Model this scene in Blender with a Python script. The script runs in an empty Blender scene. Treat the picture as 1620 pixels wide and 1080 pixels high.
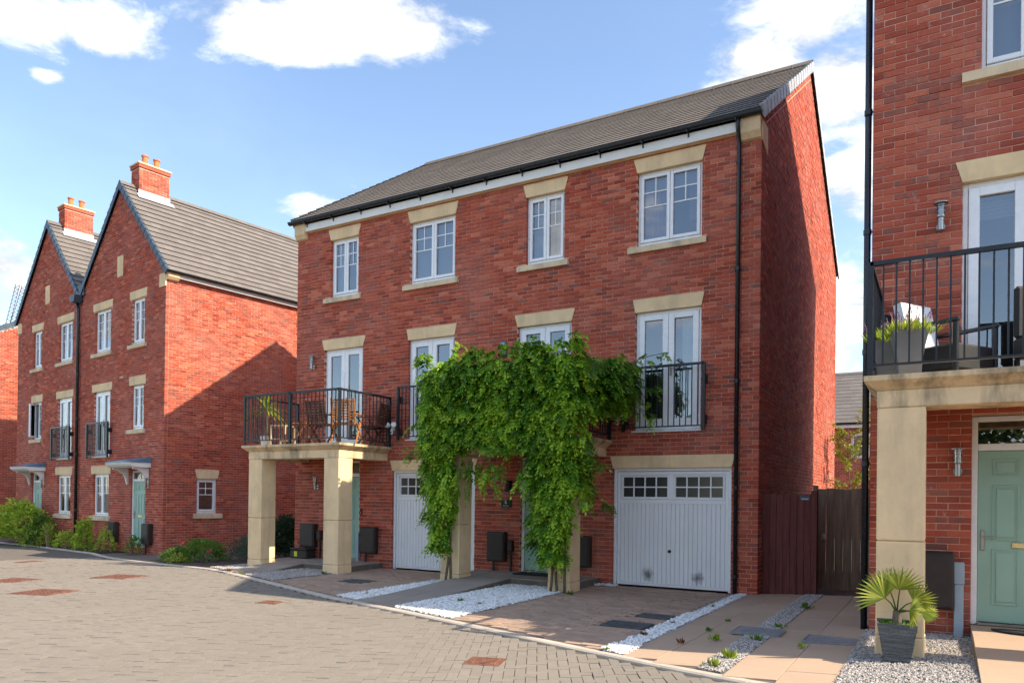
import bpy, math, random
import numpy as np
from mathutils import Matrix, Vector
random.seed(7); np.random.seed(7)
R = math.radians
sc = bpy.context.scene
col = sc.collection

# ------------------------------------------------------------------ camera
CAM = Vector((2.642, -12.82, 1.579))
YAW, PITCH, ROLL = 0.5232058, 0.0047418, 0.0117213
def cam_axes():
    fwd = Vector((-math.sin(YAW)*math.cos(PITCH), math.cos(YAW)*math.cos(PITCH), math.sin(PITCH)))
    right = Vector((math.cos(YAW), math.sin(YAW), 0)); up = right.cross(fwd)
    r2 = right*math.cos(ROLL) + up*math.sin(ROLL); u2 = up*math.cos(ROLL) - right*math.sin(ROLL)
    return r2, u2, fwd
CR, CU, CF = cam_axes()
camd = bpy.data.cameras.new('camera'); cam = bpy.data.objects.new('camera', camd); col.objects.link(cam)
camd.sensor_width = 36; camd.sensor_fit = 'HORIZONTAL'; camd.lens = 1175.9/1620*36
camd.shift_y = 241.83/1620; camd.clip_start = .05; camd.clip_end = 3000
cam.matrix_world = Matrix(((CR.x, CU.x, -CF.x, CAM.x), (CR.y, CU.y, -CF.y, CAM.y), (CR.z, CU.z, -CF.z, CAM.z), (0, 0, 0, 1)))
sc.camera = cam
def pix(p):
    """where a world point falls in the 1620 x 1080 frame (used only to pick which pieces become single objects)"""
    d = Vector(p) - CAM; z = d.dot(CF)
    if z < .1: return (-9999, -9999, z)
    return (810 + 1175.9*d.dot(CR)/z, 781.8 - 1175.9*d.dot(CU)/z, z)

# ------------------------------------------------------------------ sun, sky, exposure
SUN = Vector((1.0, 0.09, 0.86)).normalized()            # towards the sun
SUN_EL = math.asin(SUN.z); SUN_AZ = math.atan2(SUN.x, SUN.y)
sund = bpy.data.lights.new('sun', 'SUN'); sund.energy = 2.0; sund.angle = R(0.53); sund.color = (1.0, .87, .68)
suno = bpy.data.objects.new('sun', sund); col.objects.link(suno)
suno.rotation_euler = SUN.to_track_quat('Z', 'Y').to_euler(); suno.location = (30, 0, 40)
sc.view_settings.view_transform = 'Standard'; sc.view_settings.look = 'None'
sc.view_settings.exposure = 2.16; sc.view_settings.gamma = 1.0; sc.view_settings.use_curve_mapping = False
SKY_STRENGTH = .070
CLOUD_RAW = 4.3
cy = sc.cycles; cy.max_bounces = 6; cy.diffuse_bounces = 3; cy.glossy_bounces = 3; cy.transmission_bounces = 3; cy.transparent_max_bounces = 8; cy.caustics_reflective = False; cy.caustics_refractive = False
cy.use_adaptive_sampling = True; cy.adaptive_threshold = .02
W = bpy.data.worlds.new('World'); sc.world = W; W.use_nodes = True; W.cycles.sampling_method = 'MANUAL'; W.cycles.sample_map_resolution = 512
def build_world():
    nt = W.node_tree; N = nt.nodes; L = nt.links; N.clear()
    def m(op, a=None, b=None, c=None, clamp=False):
        n = N.new('ShaderNodeMath'); n.operation = op; n.use_clamp = clamp
        for i, x in enumerate((a, b, c)):
            if x is None: continue
            if isinstance(x, (int, float)): n.inputs[i].default_value = x
            else: L.new(x, n.inputs[i])
        return n.outputs[0]
    out = N.new('ShaderNodeOutputWorld'); bg = N.new('ShaderNodeBackground'); bg.inputs[1].default_value = SKY_STRENGTH
    sky = N.new('ShaderNodeTexSky'); sky.sky_type = 'NISHITA'; sky.sun_disc = False
    sky.sun_elevation = SUN_EL; sky.sun_rotation = SUN_AZ; sky.air_density = 1.0; sky.dust_density = .8; sky.ozone_density = 1.1
    tc = N.new('ShaderNodeTexCoord'); sx = N.new('ShaderNodeSeparateXYZ'); L.new(tc.outputs['Generated'], sx.inputs[0])
    X, Y, Z = sx.outputs
    mp = N.new('ShaderNodeMapping'); mp.inputs['Scale'].default_value = (1, 1, 2.2); L.new(tc.outputs['Generated'], mp.inputs[0])
    def noise(scale, det, rough, dist=0):
        n = N.new('ShaderNodeTexNoise'); n.inputs['Scale'].default_value = scale; n.inputs['Detail'].default_value = det
        n.inputs['Roughness'].default_value = rough; n.inputs['Distortion'].default_value = dist; L.new(mp.outputs[0], n.inputs['Vector']); return n.outputs[0]
    wn = N.new('ShaderNodeTexNoise'); wn.inputs['Scale'].default_value = 5.5; wn.inputs['Detail'].default_value = 2; L.new(mp.outputs[0], wn.inputs['Vector'])
    el = m('ARCSINE', Z); ae = N.new('ShaderNodeCombineXYZ'); L.new(m('ARCTAN2', X, Y), ae.inputs[0]); L.new(el, ae.inputs[1])
    def vm(op, a, b):
        n = N.new('ShaderNodeVectorMath'); n.operation = op
        for i, x in enumerate((a, b)):
            if x is None: continue
            if isinstance(x, tuple): n.inputs[i].default_value = x
            else: L.new(x, n.inputs[i])
        return n.outputs['Value' if op == 'LENGTH' else 'Vector']
    pos = vm('ADD', ae.outputs[0], vm('MULTIPLY', vm('SUBTRACT', wn.outputs['Color'], (.5, .5, .5)), (.12, .07, 0)))
    blobs = [(-.86,.540,.095,.030),(-.78,.556,.09,.036),(-.69,.566,.10,.034),(-1.11,.487,.055,.022),(-1.02,.498,.05,.02),(-1.082,.443,.018,.009),
             (-.20,.515,.09,.046),(-.111,.484,.065,.075),(-.09,.372,.05,.05),(-.095,.231,.045,.055),(-1.118,.244,.052,.042),(-.765,.352,.06,.024),(-.14,.56,.10,.05),(.35,.5,.25,.1)]
    f = None
    for a, e, ra, re in blobs:
        d = vm('LENGTH', vm('MULTIPLY', vm('SUBTRACT', pos, (a, e, 0)), (1/ra, 1/re, 0)), None)
        f = d if f is None else m('MINIMUM', f, d)
    f = m('SUBTRACT', 1.3, f)
    n1 = noise(9, 6, .62, .3)
    vd = N.new('ShaderNodeVectorMath'); vd.operation = 'DOT_PRODUCT'; L.new(tc.outputs['Generated'], vd.inputs[0]); vd.inputs[1].default_value = tuple((CF+Vector((0, 0, .35))).normalized())
    away = N.new('ShaderNodeMapRange'); L.new(vd.outputs['Value'], away.inputs[0]); away.inputs[1].default_value = .74; away.inputs[2].default_value = .58
    n3 = noise(3.2, 2, .5); gen = m('MULTIPLY', m('SUBTRACT', n3, .53), 9.0)
    f = m('MAXIMUM', f, m('ADD', gen, m('MULTIPLY', m('SUBTRACT', away.outputs[0], 1.0), 6.0)))
    dens = m('ADD', f, m('MULTIPLY', m('SUBTRACT', n1, .5), 3.4))
    mr = N.new('ShaderNodeMapRange'); mr.interpolation_type = 'SMOOTHSTEP'; L.new(dens, mr.inputs[0])
    mr.inputs[1].default_value = .0; mr.inputs[2].default_value = .9
    n2 = n3; veil = N.new('ShaderNodeMapRange'); L.new(n2, veil.inputs[0]); veil.inputs[1].default_value = .42; veil.inputs[2].default_value = .8
    low = N.new('ShaderNodeMapRange'); L.new(el, low.inputs[0]); low.inputs[1].default_value = .55; low.inputs[2].default_value = -.02; low.inputs[4].default_value = .07
    haze = m('ADD', m('MULTIPLY', veil.outputs[0], .05), low.outputs[0], clamp=True)
    mask = m('MAXIMUM', mr.outputs[0], haze, clamp=True)
    shade = N.new('ShaderNodeMapRange'); L.new(n1, shade.inputs[0]); shade.inputs[1].default_value = .36; shade.inputs[2].default_value = .60; shade.inputs[3].default_value = .62; shade.inputs[4].default_value = 1.12
    cc = N.new('ShaderNodeCombineXYZ')
    for i, k in enumerate((.97, 1.0, 1.04)): L.new(m('MULTIPLY', shade.outputs[0], CLOUD_RAW*k), cc.inputs[i])
    mix = N.new('ShaderNodeMix'); mix.data_type = 'RGBA'; L.new(mask, mix.inputs[0]); L.new(sky.outputs[0], mix.inputs[6]); L.new(cc.outputs[0], mix.inputs[7])
    L.new(mix.outputs[2], bg.inputs[0]); L.new(bg.outputs[0], out.inputs[0])
build_world()

# ------------------------------------------------------------------ materials
MATS = {}
def newmat(name):
    mt = bpy.data.materials.new(name); mt.use_nodes = True; MATS[name] = mt
    nt = mt.node_tree; nt.nodes.clear(); return mt, nt, nt.nodes, nt.links
def nd(nt, typ, **kw):
    n = nt.nodes.new(typ)
    for k, v in kw.items(): setattr(n, k, v)
    return n
def noise_n(nt, scale, det=4, rough=.55, vec=None, stretch=None):
    n = nd(nt, 'ShaderNodeTexNoise'); n.inputs['Scale'].default_value = scale; n.inputs['Detail'].default_value = det; n.inputs['Roughness'].default_value = rough
    if vec is None:
        vec = nd(nt, 'ShaderNodeNewGeometry').outputs['Position']
    if stretch:
        mp = nd(nt, 'ShaderNodeMapping'); mp.inputs['Scale'].default_value = stretch; nt.links.new(vec, mp.inputs[0]); vec = mp.outputs[0]
    nt.links.new(vec, n.inputs['Vector']); return n.outputs[0]
def ramp(nt, fac, stops):
    r = nd(nt, 'ShaderNodeValToRGB'); e = r.color_ramp.elements
    while len(e) < len(stops): e.new(.5)
    for i, (p, c) in enumerate(stops): e[i].position = p; e[i].color = (*c, 1) if len(c) == 3 else c
    nt.links.new(fac, r.inputs[0]); return r.outputs[0]
def mixc(nt, fac, a, b, mode='MIX'):
    x = nd(nt, 'ShaderNodeMix', data_type='RGBA', blend_type=mode)
    for i, v in ((0, fac), (6, a), (7, b)):
        if isinstance(v, (int, float)): x.inputs[i].default_value = v
        elif isinstance(v, tuple): x.inputs[i].default_value = (*v, 1)
        else: nt.links.new(v, x.inputs[i])
    return x.outputs[2]
def mrange(nt, v, a, b, c=0, d=1):
    n = nd(nt, 'ShaderNodeMapRange'); nt.links.new(v, n.inputs[0])
    for i, x in enumerate((a, b, c, d)): n.inputs[i+1].default_value = x
    return n.outputs[0]
def attr(nt, name): return nd(nt, 'ShaderNodeAttribute', attribute_name=name).outputs['Fac']
def mathn(nt, op, a, b):
    n = nd(nt, 'ShaderNodeMath', operation=op)
    for i, x in enumerate((a, b)):
        if isinstance(x, (int, float)): n.inputs[i].default_value = x
        else: nt.links.new(x, n.inputs[i])
    return n.outputs[0]
def finish(nt, colr, rough=.8, bump=None, bstr=.3, bdist=.01, spec=.4, metal=0, coat=0):
    p = nd(nt, 'ShaderNodeBsdfPrincipled'); o = nd(nt, 'ShaderNodeOutputMaterial')
    if isinstance(colr, tuple): p.inputs['Base Color'].default_value = (*colr, 1)
    else: nt.links.new(colr, p.inputs['Base Color'])
    if isinstance(rough, (int, float)): p.inputs['Roughness'].default_value = rough
    else: nt.links.new(rough, p.inputs['Roughness'])
    p.inputs['Specular IOR Level'].default_value = spec; p.inputs['Metallic'].default_value = metal; p.inputs['Coat Weight'].default_value = coat
    if bump is not None:
        b = nd(nt, 'ShaderNodeBump'); b.inputs['Strength'].default_value = bstr; b.inputs['Distance'].default_value = bdist
        nt.links.new(bump, b.inputs['Height']); nt.links.new(b.outputs[0], p.inputs['Normal'])
    nt.links.new(p.outputs[0], o.inputs[0]); return p
def simple(name, c, rough=.5, var=.12, scale=6, bump=0, bscale=60, spec=.4, metal=0, c2=None, stretch=None, bdist=.004):
    mt, nt, N, L = newmat(name)
    n = noise_n(nt, scale, 5, .6, stretch=stretch)
    a = tuple(x*(1-var) for x in c); b = tuple(min(1, x*(1+var)) for x in c) if c2 is None else c2
    k = ramp(nt, n, [(.32, a), (.68, b)])
    rg = mrange(nt, noise_n(nt, scale*3, 3), .3, .7, max(.02, rough-.08), min(1, rough+.08))
    finish(nt, k, rg, noise_n(nt, bscale, 4) if bump else None, bump, bdist, spec, metal)
    return mt
def make_brick(name, sat=1.0):
    mt, nt, N, L = newmat(name)
    t = attr(nt, 'tone')
    base = ramp(nt, t, [(0, (.255, .043, .024)), (.35, (.40, .072, .038)), (.7, (.50, .102, .052)), (1, (.62, .185, .105))])
    fine = noise_n(nt, 28, 5, .65)
    base = mixc(nt, mrange(nt, fine, .35, .75, 0, .45), base, (.30, .066, .046))
    fl = mathn(nt, 'MULTIPLY', attr(nt, 'flash'), mrange(nt, noise_n(nt, 7, 3, .6), .36, .56, .15, 1))
    base = mixc(nt, mathn(nt, 'MULTIPLY', fl, .75), base, (.15, .085, .075))
    eff = mathn(nt, 'MULTIPLY', mrange(nt, noise_n(nt, .75, 5, .6), .44, .66, 0, 1), mrange(nt, noise_n(nt, 16, 4, .7), .35, .7, .25, 1))
    base = mixc(nt, mathn(nt, 'MULTIPLY', eff, .60), base, (.46, .195, .155))
    blo = mrange(nt, noise_n(nt, 5.5, 4, .7), .62, .72, 0, .65)
    base = mixc(nt, mathn(nt, 'MULTIPLY', blo, mrange(nt, noise_n(nt, 38, 3, .6), .45, .6, 0, 1)), base, (.58, .46, .42))
    finish(nt, base, .88, mathn(nt, 'ADD', fine, noise_n(nt, 120, 3)), .55, .006, .25)
    return mt
def make_tone(name, lo, hi, dirt, rough=.85, bump=.5, bscale=70, spec=.3, big=.5, bdist=.004):
    """material whose pieces vary by their own tone, with grain and dirt patches"""
    mt, nt, N, L = newmat(name)
    base = ramp(nt, attr(nt, 'tone'), [(0, lo), (1, hi)])
    base = mixc(nt, mrange(nt, noise_n(nt, 22, 5, .65), .35, .75, 0, .4), base, dirt)
    base = mixc(nt, mrange(nt, noise_n(nt, big, 5, .6), .45, .75, 0, .5), base, dirt)
    finish(nt, base, rough, noise_n(nt, bscale, 4, .6), bump, bdist, spec); return mt
def make_leaf(name, lo, mid, hi, trans=.35, rough=.45):
    mt, nt, N, L = newmat(name)
    c = ramp(nt, attr(nt, 'tone'), [(0, lo), (.55, mid), (1, hi)])
    c = mixc(nt, mrange(nt, noise_n(nt, 2.2, 3), .35, .7, 0, .35), c, lo)
    p = nd(nt, 'ShaderNodeBsdfPrincipled'); L.new(c, p.inputs['Base Color']); p.inputs['Roughness'].default_value = rough; p.inputs['Specular IOR Level'].default_value = .35
    tr = nd(nt, 'ShaderNodeBsdfTranslucent'); c2 = mixc(nt, .5, c, hi, 'MIX'); L.new(c2, tr.inputs[0])
    mx = nd(nt, 'ShaderNodeMixShader'); mx.inputs[0].default_value = trans; L.new(p.outputs[0], mx.inputs[1]); L.new(tr.outputs[0], mx.inputs[2])
    o = nd(nt, 'ShaderNodeOutputMaterial'); L.new(mx.outputs[0], o.inputs[0]); return mt
def make_glass(name, tint=(.66, .71, .74), boost=.17):
    mt, nt, N, L = newmat(name)
    fr = nd(nt, 'ShaderNodeFresnel'); fr.inputs[0].default_value = 1.6
    b = nd(nt, 'ShaderNodeBump'); b.inputs['Strength'].default_value = .04; b.inputs['Distance'].default_value = .02; L.new(noise_n(nt, 1.3, 2), b.inputs['Height'])
    g = nd(nt, 'ShaderNodeBsdfGlossy'); g.inputs['Roughness'].default_value = .0; g.inputs[0].default_value = (.95, .97, 1, 1); L.new(b.outputs[0], g.inputs['Normal'])
    t = nd(nt, 'ShaderNodeBsdfTransparent'); t.inputs[0].default_value = (*tint, 1)
    f = mathn(nt, 'ADD', fr.outputs[0], boost)
    mx = nd(nt, 'ShaderNodeMixShader'); L.new(f, mx.inputs[0]); L.new(t.outputs[0], mx.inputs[1]); L.new(g.outputs[0], mx.inputs[2])
    o = nd(nt, 'ShaderNodeOutputMaterial'); L.new(mx.outputs[0], o.inputs[0]); return mt
def make_stone(name, c, dark, grime=.5):
    mt, nt, N, L = newmat(name)
    b = ramp(nt, noise_n(nt, 2.2, 6, .65), [(.3, tuple(x*.86 for x in c)), (.7, tuple(min(1, x*1.08) for x in c))])
    st = mathn(nt, 'MULTIPLY', mrange(nt, noise_n(nt, 3.0, 5, .7, stretch=(1, 1, .25)), .46, .70, 0, 1), grime)
    b = mixc(nt, st, b, dark)
    b = mixc(nt, mrange(nt, noise_n(nt, 45, 4, .6), .6, .8, 0, .25), b, dark)
    finish(nt, b, .85, noise_n(nt, 90, 4), .35, .004, .25); return mt
BRICK = make_brick('brick_red')
MORTAR = simple('mortar_buff', (.64, .37, .265), .95, .22, 7, .5, 90)
STONE = make_stone('cast_stone_buff', (.84, .62, .36), (.27, .23, .17), .30)
STONE_W = make_stone('cast_stone_weathered', (.80, .60, .36), (.15, .125, .09), .85)
SLABM = make_stone('cast_stone_slab_grimy', (.70, .52, .31), (.13, .105, .07), 1.0)
SILL = make_stone('cast_stone_sill', (.74, .58, .385), (.22, .19, .14), .6)
WHITE = simple('white_upvc', (.86, .87, .88), .28, .03, 3, spec=.5)
CREAMP = simple('white_painted_timber', (.80, .79, .75), .45, .05, 3)
GARAGE = None
BLACK = simple('black_railing_paint', (.014, .017, .022), .38, .2, 8, .1, 80, .45)
GUTTER = simple('black_plastic_gutter', (.012, .015, .02), .3, .2, 6, spec=.5)
TILE = make_tone('roof_tile_brown_grey', (.138, .119, .105), (.188, .162, .143), (.146, .127, .112), .95, .4, 50, .08, .9)
TILE2 = make_tone('roof_tile_pale_brown', (.150, .132, .122), (.187, .166, .154), (.166, .149, .137), .95, .4, 50, .1, .9)
VERGE = simple('verge_cap_slate_blue', (.05, .075, .10), .45, .2, 5)
VERGE_G = simple('verge_cap_grey', (.36, .38, .40), .55, .15, 5)
LEAD = simple('lead_flashing', (.34, .35, .36), .55, .12, 5)
TERRA = simple('terracotta_pot', (.50, .19, .075), .8, .2, 9, .3)
GLASS = make_glass('window_glass')
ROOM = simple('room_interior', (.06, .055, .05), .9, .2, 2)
CURT = simple('curtain_pale', (.78, .79, .80), .9, .08, 4)
CURTP = simple('curtain_mauve', (.42, .27, .40), .9, .12, 4)
BLIND = simple('blind_slats_pale', (.70, .73, .77), .6, .05, 3)
DOORG = simple('front_door_sage_green', (.30, .475, .385), .42, .04, 3, .05, 40)
BRASS = simple('brass_fitting', (.75, .58, .30), .3, .08, 10, metal=1)
STEEL = simple('brushed_steel', (.36, .35, .33), .36, .08, 12, metal=1)
LGLASS = make_glass('lamp_glass', (.85, .87, .88), .05)
BROWNBOX = simple('dark_brown_plastic', (.035, .026, .022), .5, .2, 8, .1, 40)
GREYPL = simple('grey_blue_conduit', (.32, .40, .47), .5, .1, 6)
CAMW = simple('camera_white_plastic', (.78, .78, .78), .35, .03, 4)
FENCE_R = simple('fence_red_brown_stain', (.13, .032, .026), .75, .35, 3, .4, 30, stretch=(6, 6, .5))
FENCE_B = simple('gate_brown_timber', (.22, .145, .095), .8, .35, 3, .5, 30, stretch=(6, 6, .5))
WOOD = simple('timber_orange_and_sunlit', (.42, .165, .055), .5, .3, 6, .2, 30, stretch=(1, 1, 6))  # orange timber of the table; on the middle chair sunlight put into the colour
WOOD_SHADE = simple('timber_shade_brown', (.085, .035, .02), .5, .3, 6, .2, 30)  # darker copy for the other two chairs, shade put into the colour
POTW = simple('plant_pot_white_grey', (.55, .57, .60), .6, .08, 4)
POTG = simple('plant_pot_zinc_grey', (.19, .195, .20), .45, .12, 4, .1, 30)
POTS = simple('planter_split_slate', (.10, .105, .11), .7, .45, 14, .9, 40, stretch=(.4, .4, 5), bdist=.02)
SOIL = simple('garden_soil', (.075, .052, .038), .95, .35, 5, .8, 30, bdist=.02)
GROUND = simple('ground_earth', (.14, .115, .09), .95, .3, 1.2, .6, 20)
KERB = simple('kerb_concrete_pale', (.50, .42, .34), .85, .14, 3, .35, 60)
SETT = make_tone('road_sett_buff_grey', (.218, .191, .160), (.252, .221, .186), (.188, .164, .137), .9, .6, 85, .2, .3)
SETTJ = simple('road_joint_sand', (.135, .117, .096), .95, .2, 8, .4, 80)
BLOCK = make_tone('drive_block_red_brown', (.32, .215, .155), (.47, .32, .23), (.33, .26, .21), .9, .6, 85, .2, .6)
BLOCKJ = simple('drive_joint_sand', (.15, .12, .095), .95, .2, 8, .4, 80)
FLAG = make_tone('concrete_flag_pink', (.42, .295, .205), (.49, .35, .25), (.36, .27, .20), .9, .5, 80, .2, .8)
FLAGG = make_tone('concrete_flag_grey', (.30, .255, .215), (.38, .325, .28), (.22, .19, .165), .9, .5, 80, .2, .8)
PEBW = make_tone('pebble_white', (.46, .46, .45), (.90, .90, .89), (.62, .60, .57), .7, .2, 60)
PEBG = make_tone('pebble_grey_mixed', (.16, .16, .17), (.60, .54, .48), (.30, .27, .25), .75, .2, 60)
IRON = simple('cast_iron_rust', (.17, .072, .045), .75, .4, 14, .8, 50, bdist=.01)
IRONG = simple('cover_dark_grey', (.075, .078, .082), .6, .25, 10, .7, 60, bdist=.006)
COVG = simple('cover_galvanised_grey', (.20, .205, .21), .55, .2, 7, .5, 40)
LEAFW = make_leaf('leaf_wisteria', (.018, .066, .005), (.115, .30, .014), (.50, .72, .05), .40)
LEAFB = make_leaf('leaf_bright_bush', (.12, .21, .014), (.30, .46, .03), (.60, .66, .09), .35)
LEAFD = make_leaf('leaf_dark_hedge', (.008, .020, .008), (.018, .042, .014), (.04, .08, .022), .2)
LEAFG = make_leaf('leaf_mid_green', (.04, .10, .014), (.10, .22, .025), (.26, .40, .05), .35)
LEAFL = make_leaf('leaf_lavender_grey', (.045, .075, .045), (.085, .13, .075), (.15, .2, .12), .25)
LEAFY = make_leaf('leaf_yellow_green', (.10, .15, .015), (.24, .33, .03), (.46, .50, .07), .4)
LEAFP = make_leaf('leaf_palm', (.05, .10, .012), (.19, .26, .025), (.55, .56, .09), .3)
LEAFR = make_leaf('leaf_rust_dry', (.10, .03, .012), (.20, .08, .03), (.33, .2, .08), .3)
TREEL = make_leaf('leaf_street_tree', (.015, .035, .010), (.035, .075, .016), (.07, .12, .025), .25)
PURPLE = make_leaf('flower_purple', (.12, .04, .16), (.26, .10, .30), (.42, .24, .44), .3)
PINKF = make_leaf('flower_pink', (.5, .03, .08), (.7, .06, .14), (.8, .2, .28), .3)
BARK = simple('bark_grey_brown', (.14, .105, .075), .9, .3, 12, .7, 40, stretch=(3, 3, .6))
STICK = simple('dry_stick', (.45, .34, .2), .8, .2, 9)
RATTAN = simple('black_rattan', (.016, .017, .02), .6, .3, 60, .8, 90)
CUSH = simple('white_cushion', (.74, .76, .78), .85, .04, 4)
PLAQUE = simple('slate_plaque_black', (.012, .014, .014), .3, .2, 9)
LETTER = simple('plaque_lettering_cream', (.80, .78, .66), .5, .02, 4)
BLUEB = simple('alarm_box_blue', (.06, .14, .20), .45, .1, 5)
YELLOW = simple('sticker_yellow', (.78, .72, .02), .5, .03, 5)
MATB = simple('door_mat_dark', (.022, .024, .034), .95, .3, 40, .8, 120)
CANT = simple('canopy_blue_slate', (.10, .19, .28), .5, .1, 5)

def make_garage():
    mt, nt, N, L = newmat('garage_door_white')
    tc = nd(nt, 'ShaderNodeTexCoord'); sx = nd(nt, 'ShaderNodeSeparateXYZ'); L.new(tc.outputs['Object'], sx.inputs[0])
    def spot(cx, cz, r):
        dx = mathn(nt, 'POWER', mathn(nt, 'ABSOLUTE', mathn(nt, 'SUBTRACT', sx.outputs[0], cx), 0), 2); dz = mathn(nt, 'POWER', mathn(nt, 'ABSOLUTE', mathn(nt, 'SUBTRACT', sx.outputs[2], cz), 0), 2)
        d = mathn(nt, 'SQRT', mathn(nt, 'ADD', dx, dz), 0)
        d = mathn(nt, 'ADD', d, mrange(nt, noise_n(nt, 9, 5, .7), .2, .8, -.08, .08))
        return mrange(nt, d, r, r*.1, 0, 1)
    s = mathn(nt, 'ADD', spot(-1.95, .23, .15), spot(-1.03, .21, .14))
    base = ramp(nt, noise_n(nt, 2, 4), [(.3, (.80, .82, .84)), (.7, (.85, .865, .88))])
    base = mixc(nt, mathn(nt, 'MULTIPLY', s, .8), base, (.05, .05, .05))
    finish(nt, base, .4); return mt
GARAGE_S = make_garage()
GARAGE = simple('garage_door_white_clean', (.83, .85, .865), .4, .03, 2)

# ------------------------------------------------------------------ mesh helpers
class MB:
    def __init__(s): s.v = []; s.f = []
    def quad(s, a, b, c, d):
        n = len(s.v); s.v += [tuple(a), tuple(b), tuple(c), tuple(d)]; s.f.append((n, n+1, n+2, n+3))
    def box(s, x0, x1, y0, y1, z0, z1):
        n = len(s.v)
        s.v += [(x, y, z) for z in (z0, z1) for y in (y0, y1) for x in (x0, x1)]
        for q in ((0, 2, 3, 1), (4, 5, 7, 6), (0, 1, 5, 4), (2, 6, 7, 3), (0, 4, 6, 2), (1, 3, 7, 5)): s.f.append(tuple(n+i for i in q))
    def bevbox(s, x0, x1, y0, y1, z0, z1, b=.01):
        """box with its edges cut"""
        n = len(s.v); cx, cy, cz = (x0+x1)/2, (y0+y1)/2, (z0+z1)/2; hx, hy, hz = abs(x1-x0)/2, abs(y1-y0)/2, abs(z1-z0)/2
        b = min(b, hx*.9, hy*.9, hz*.9); idx = {}
        for sx in (-1, 1):
            for sy in (-1, 1):
                for sz in (-1, 1):
                    for ax in range(3):
                        q = [hx*sx, hy*sy, hz*sz]; 
                        for k in range(3):
                            if k != ax: q[k] -= b*(sx, sy, sz)[k]
                        idx[(sx, sy, sz, ax)] = len(s.v); s.v.append((cx+q[0], cy+q[1], cz+q[2]))
        def fc(l): s.f.append(tuple(l))
        for ax in range(3):
            o = [k for k in range(3) if k != ax]
            for sg in (-1, 1):
                ring = []
                for a, c in ((-1, -1), (1, -1), (1, 1), (-1, 1)):
                    t = [0, 0, 0]; t[ax] = sg; t[o[0]] = a; t[o[1]] = c; ring.append(idx[(*t, ax)])
                flip = (sg > 0) == (ax == 1)
                fc(ring[::-1] if flip else ring)
        for ax in range(3):
            o = [k for k in range(3) if k != ax]
            for a in (-1, 1):
                for c in (-1, 1):
                    t0 = [0, 0, 0]; t1 = [0, 0, 0]; t0[ax] = -1; t1[ax] = 1
                    for t in (t0, t1): t[o[0]] = a; t[o[1]] = c
                    fc((idx[(*t0, o[0])], idx[(*t1, o[0])], idx[(*t1, o[1])], idx[(*t0, o[1])]))
        for sx in (-1, 1):
            for sy in (-1, 1):
                for sz in (-1, 1): fc([idx[(sx, sy, sz, k)] for k in range(3)])
    def prism(s, poly, ext):
        """poly: list of 3D points (planar), ext: vector"""
        n = len(s.v); k = len(poly); e = Vector(ext)
        s.v += [tuple(p) for p in poly] + [tuple(Vector(p)+e) for p in poly]
        s.f.append(tuple(n+i for i in range(k))); s.f.append(tuple(n+k+i for i in reversed(range(k))))
        for i in range(k): j = (i+1) % k; s.f.append((n+i, n+k+i, n+k+j, n+j))
    def cyl(s, p0, p1, r0, r1=None, n=10, cap=True):
        s.tube([p0, p1], [r0, r0 if r1 is None else r1], n, cap)
    def tube(s, pts, rs, n=8, cap=True):
        pts = [Vector(p) for p in pts]; base = len(s.v)
        if isinstance(rs, (int, float)): rs = [rs]*len(pts)
        prev = None
        for i, p in enumerate(pts):
            t = (pts[min(i+1, len(pts)-1)] - pts[max(i-1, 0)])
            t = t.normalized() if t.length > 1e-9 else Vector((0, 0, 1))
            a = prev if prev is not None else (Vector((1, 0, 0)) if abs(t.z) > .7 else Vector((0, 0, 1)))
            u = (a - t*a.dot(t)); u = u.normalized() if u.length > 1e-6 else t.orthogonal().normalized(); prev = u; w = t.cross(u)
            for k in range(n):
                an = 2*math.pi*k/n; s.v.append(tuple(p + (u*math.cos(an) + w*math.sin(an))*rs[i]))
        for i in range(len(pts)-1):
            for k in range(n):
                a = base+i*n+k; b = base+i*n+(k+1) % n; s.f.append((a, b, b+n, a+n))
        if cap:
            s.f.append(tuple(base+k for k in reversed(range(n)))); e = base+(len(pts)-1)*n; s.f.append(tuple(e+k for k in range(n)))
    def lathe(s, prof, c=(0, 0, 0), n=16, ang=None, sq=None):
        base = len(s.v)
        for r, z in prof:
            for k in range(n):
                an = 2*math.pi*k/n; s.v.append((c[0]+r*math.cos(an), c[1]+r*math.sin(an), c[2]+z))
        for i in range(len(prof)-1):
            for k in range(n):
                a = base+i*n+k; b = base+i*n+(k+1) % n; s.f.append((a, b, b+n, a+n))
    def build(s, name, mat, parent=None, F=None, smooth=False, link=True, fix=False):
        me = bpy.data.meshes.new(name)
        v = s.v if F is None else [tuple(F @ Vector(p)) for p in s.v]
        me.from_pydata(v, [], s.f)
        if fix:
            import bmesh; b = bmesh.new(); b.from_mesh(me); bmesh.ops.recalc_face_normals(b, faces=b.faces); b.to_mesh(me); b.free()
        if smooth: me.polygons.foreach_set('use_smooth', [True]*len(me.polygons))
        me.materials.append(mat); me.update()
        o = bpy.data.objects.new(name, me)
        if link: col.objects.link(o)
        if parent: o.parent = parent
        return o
def add_tone(me, tones, name='tone'):
    a = me.attributes.new(name, 'FLOAT', 'FACE'); a.data.foreach_set('value', np.asarray(tones, dtype=np.float32))
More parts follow.
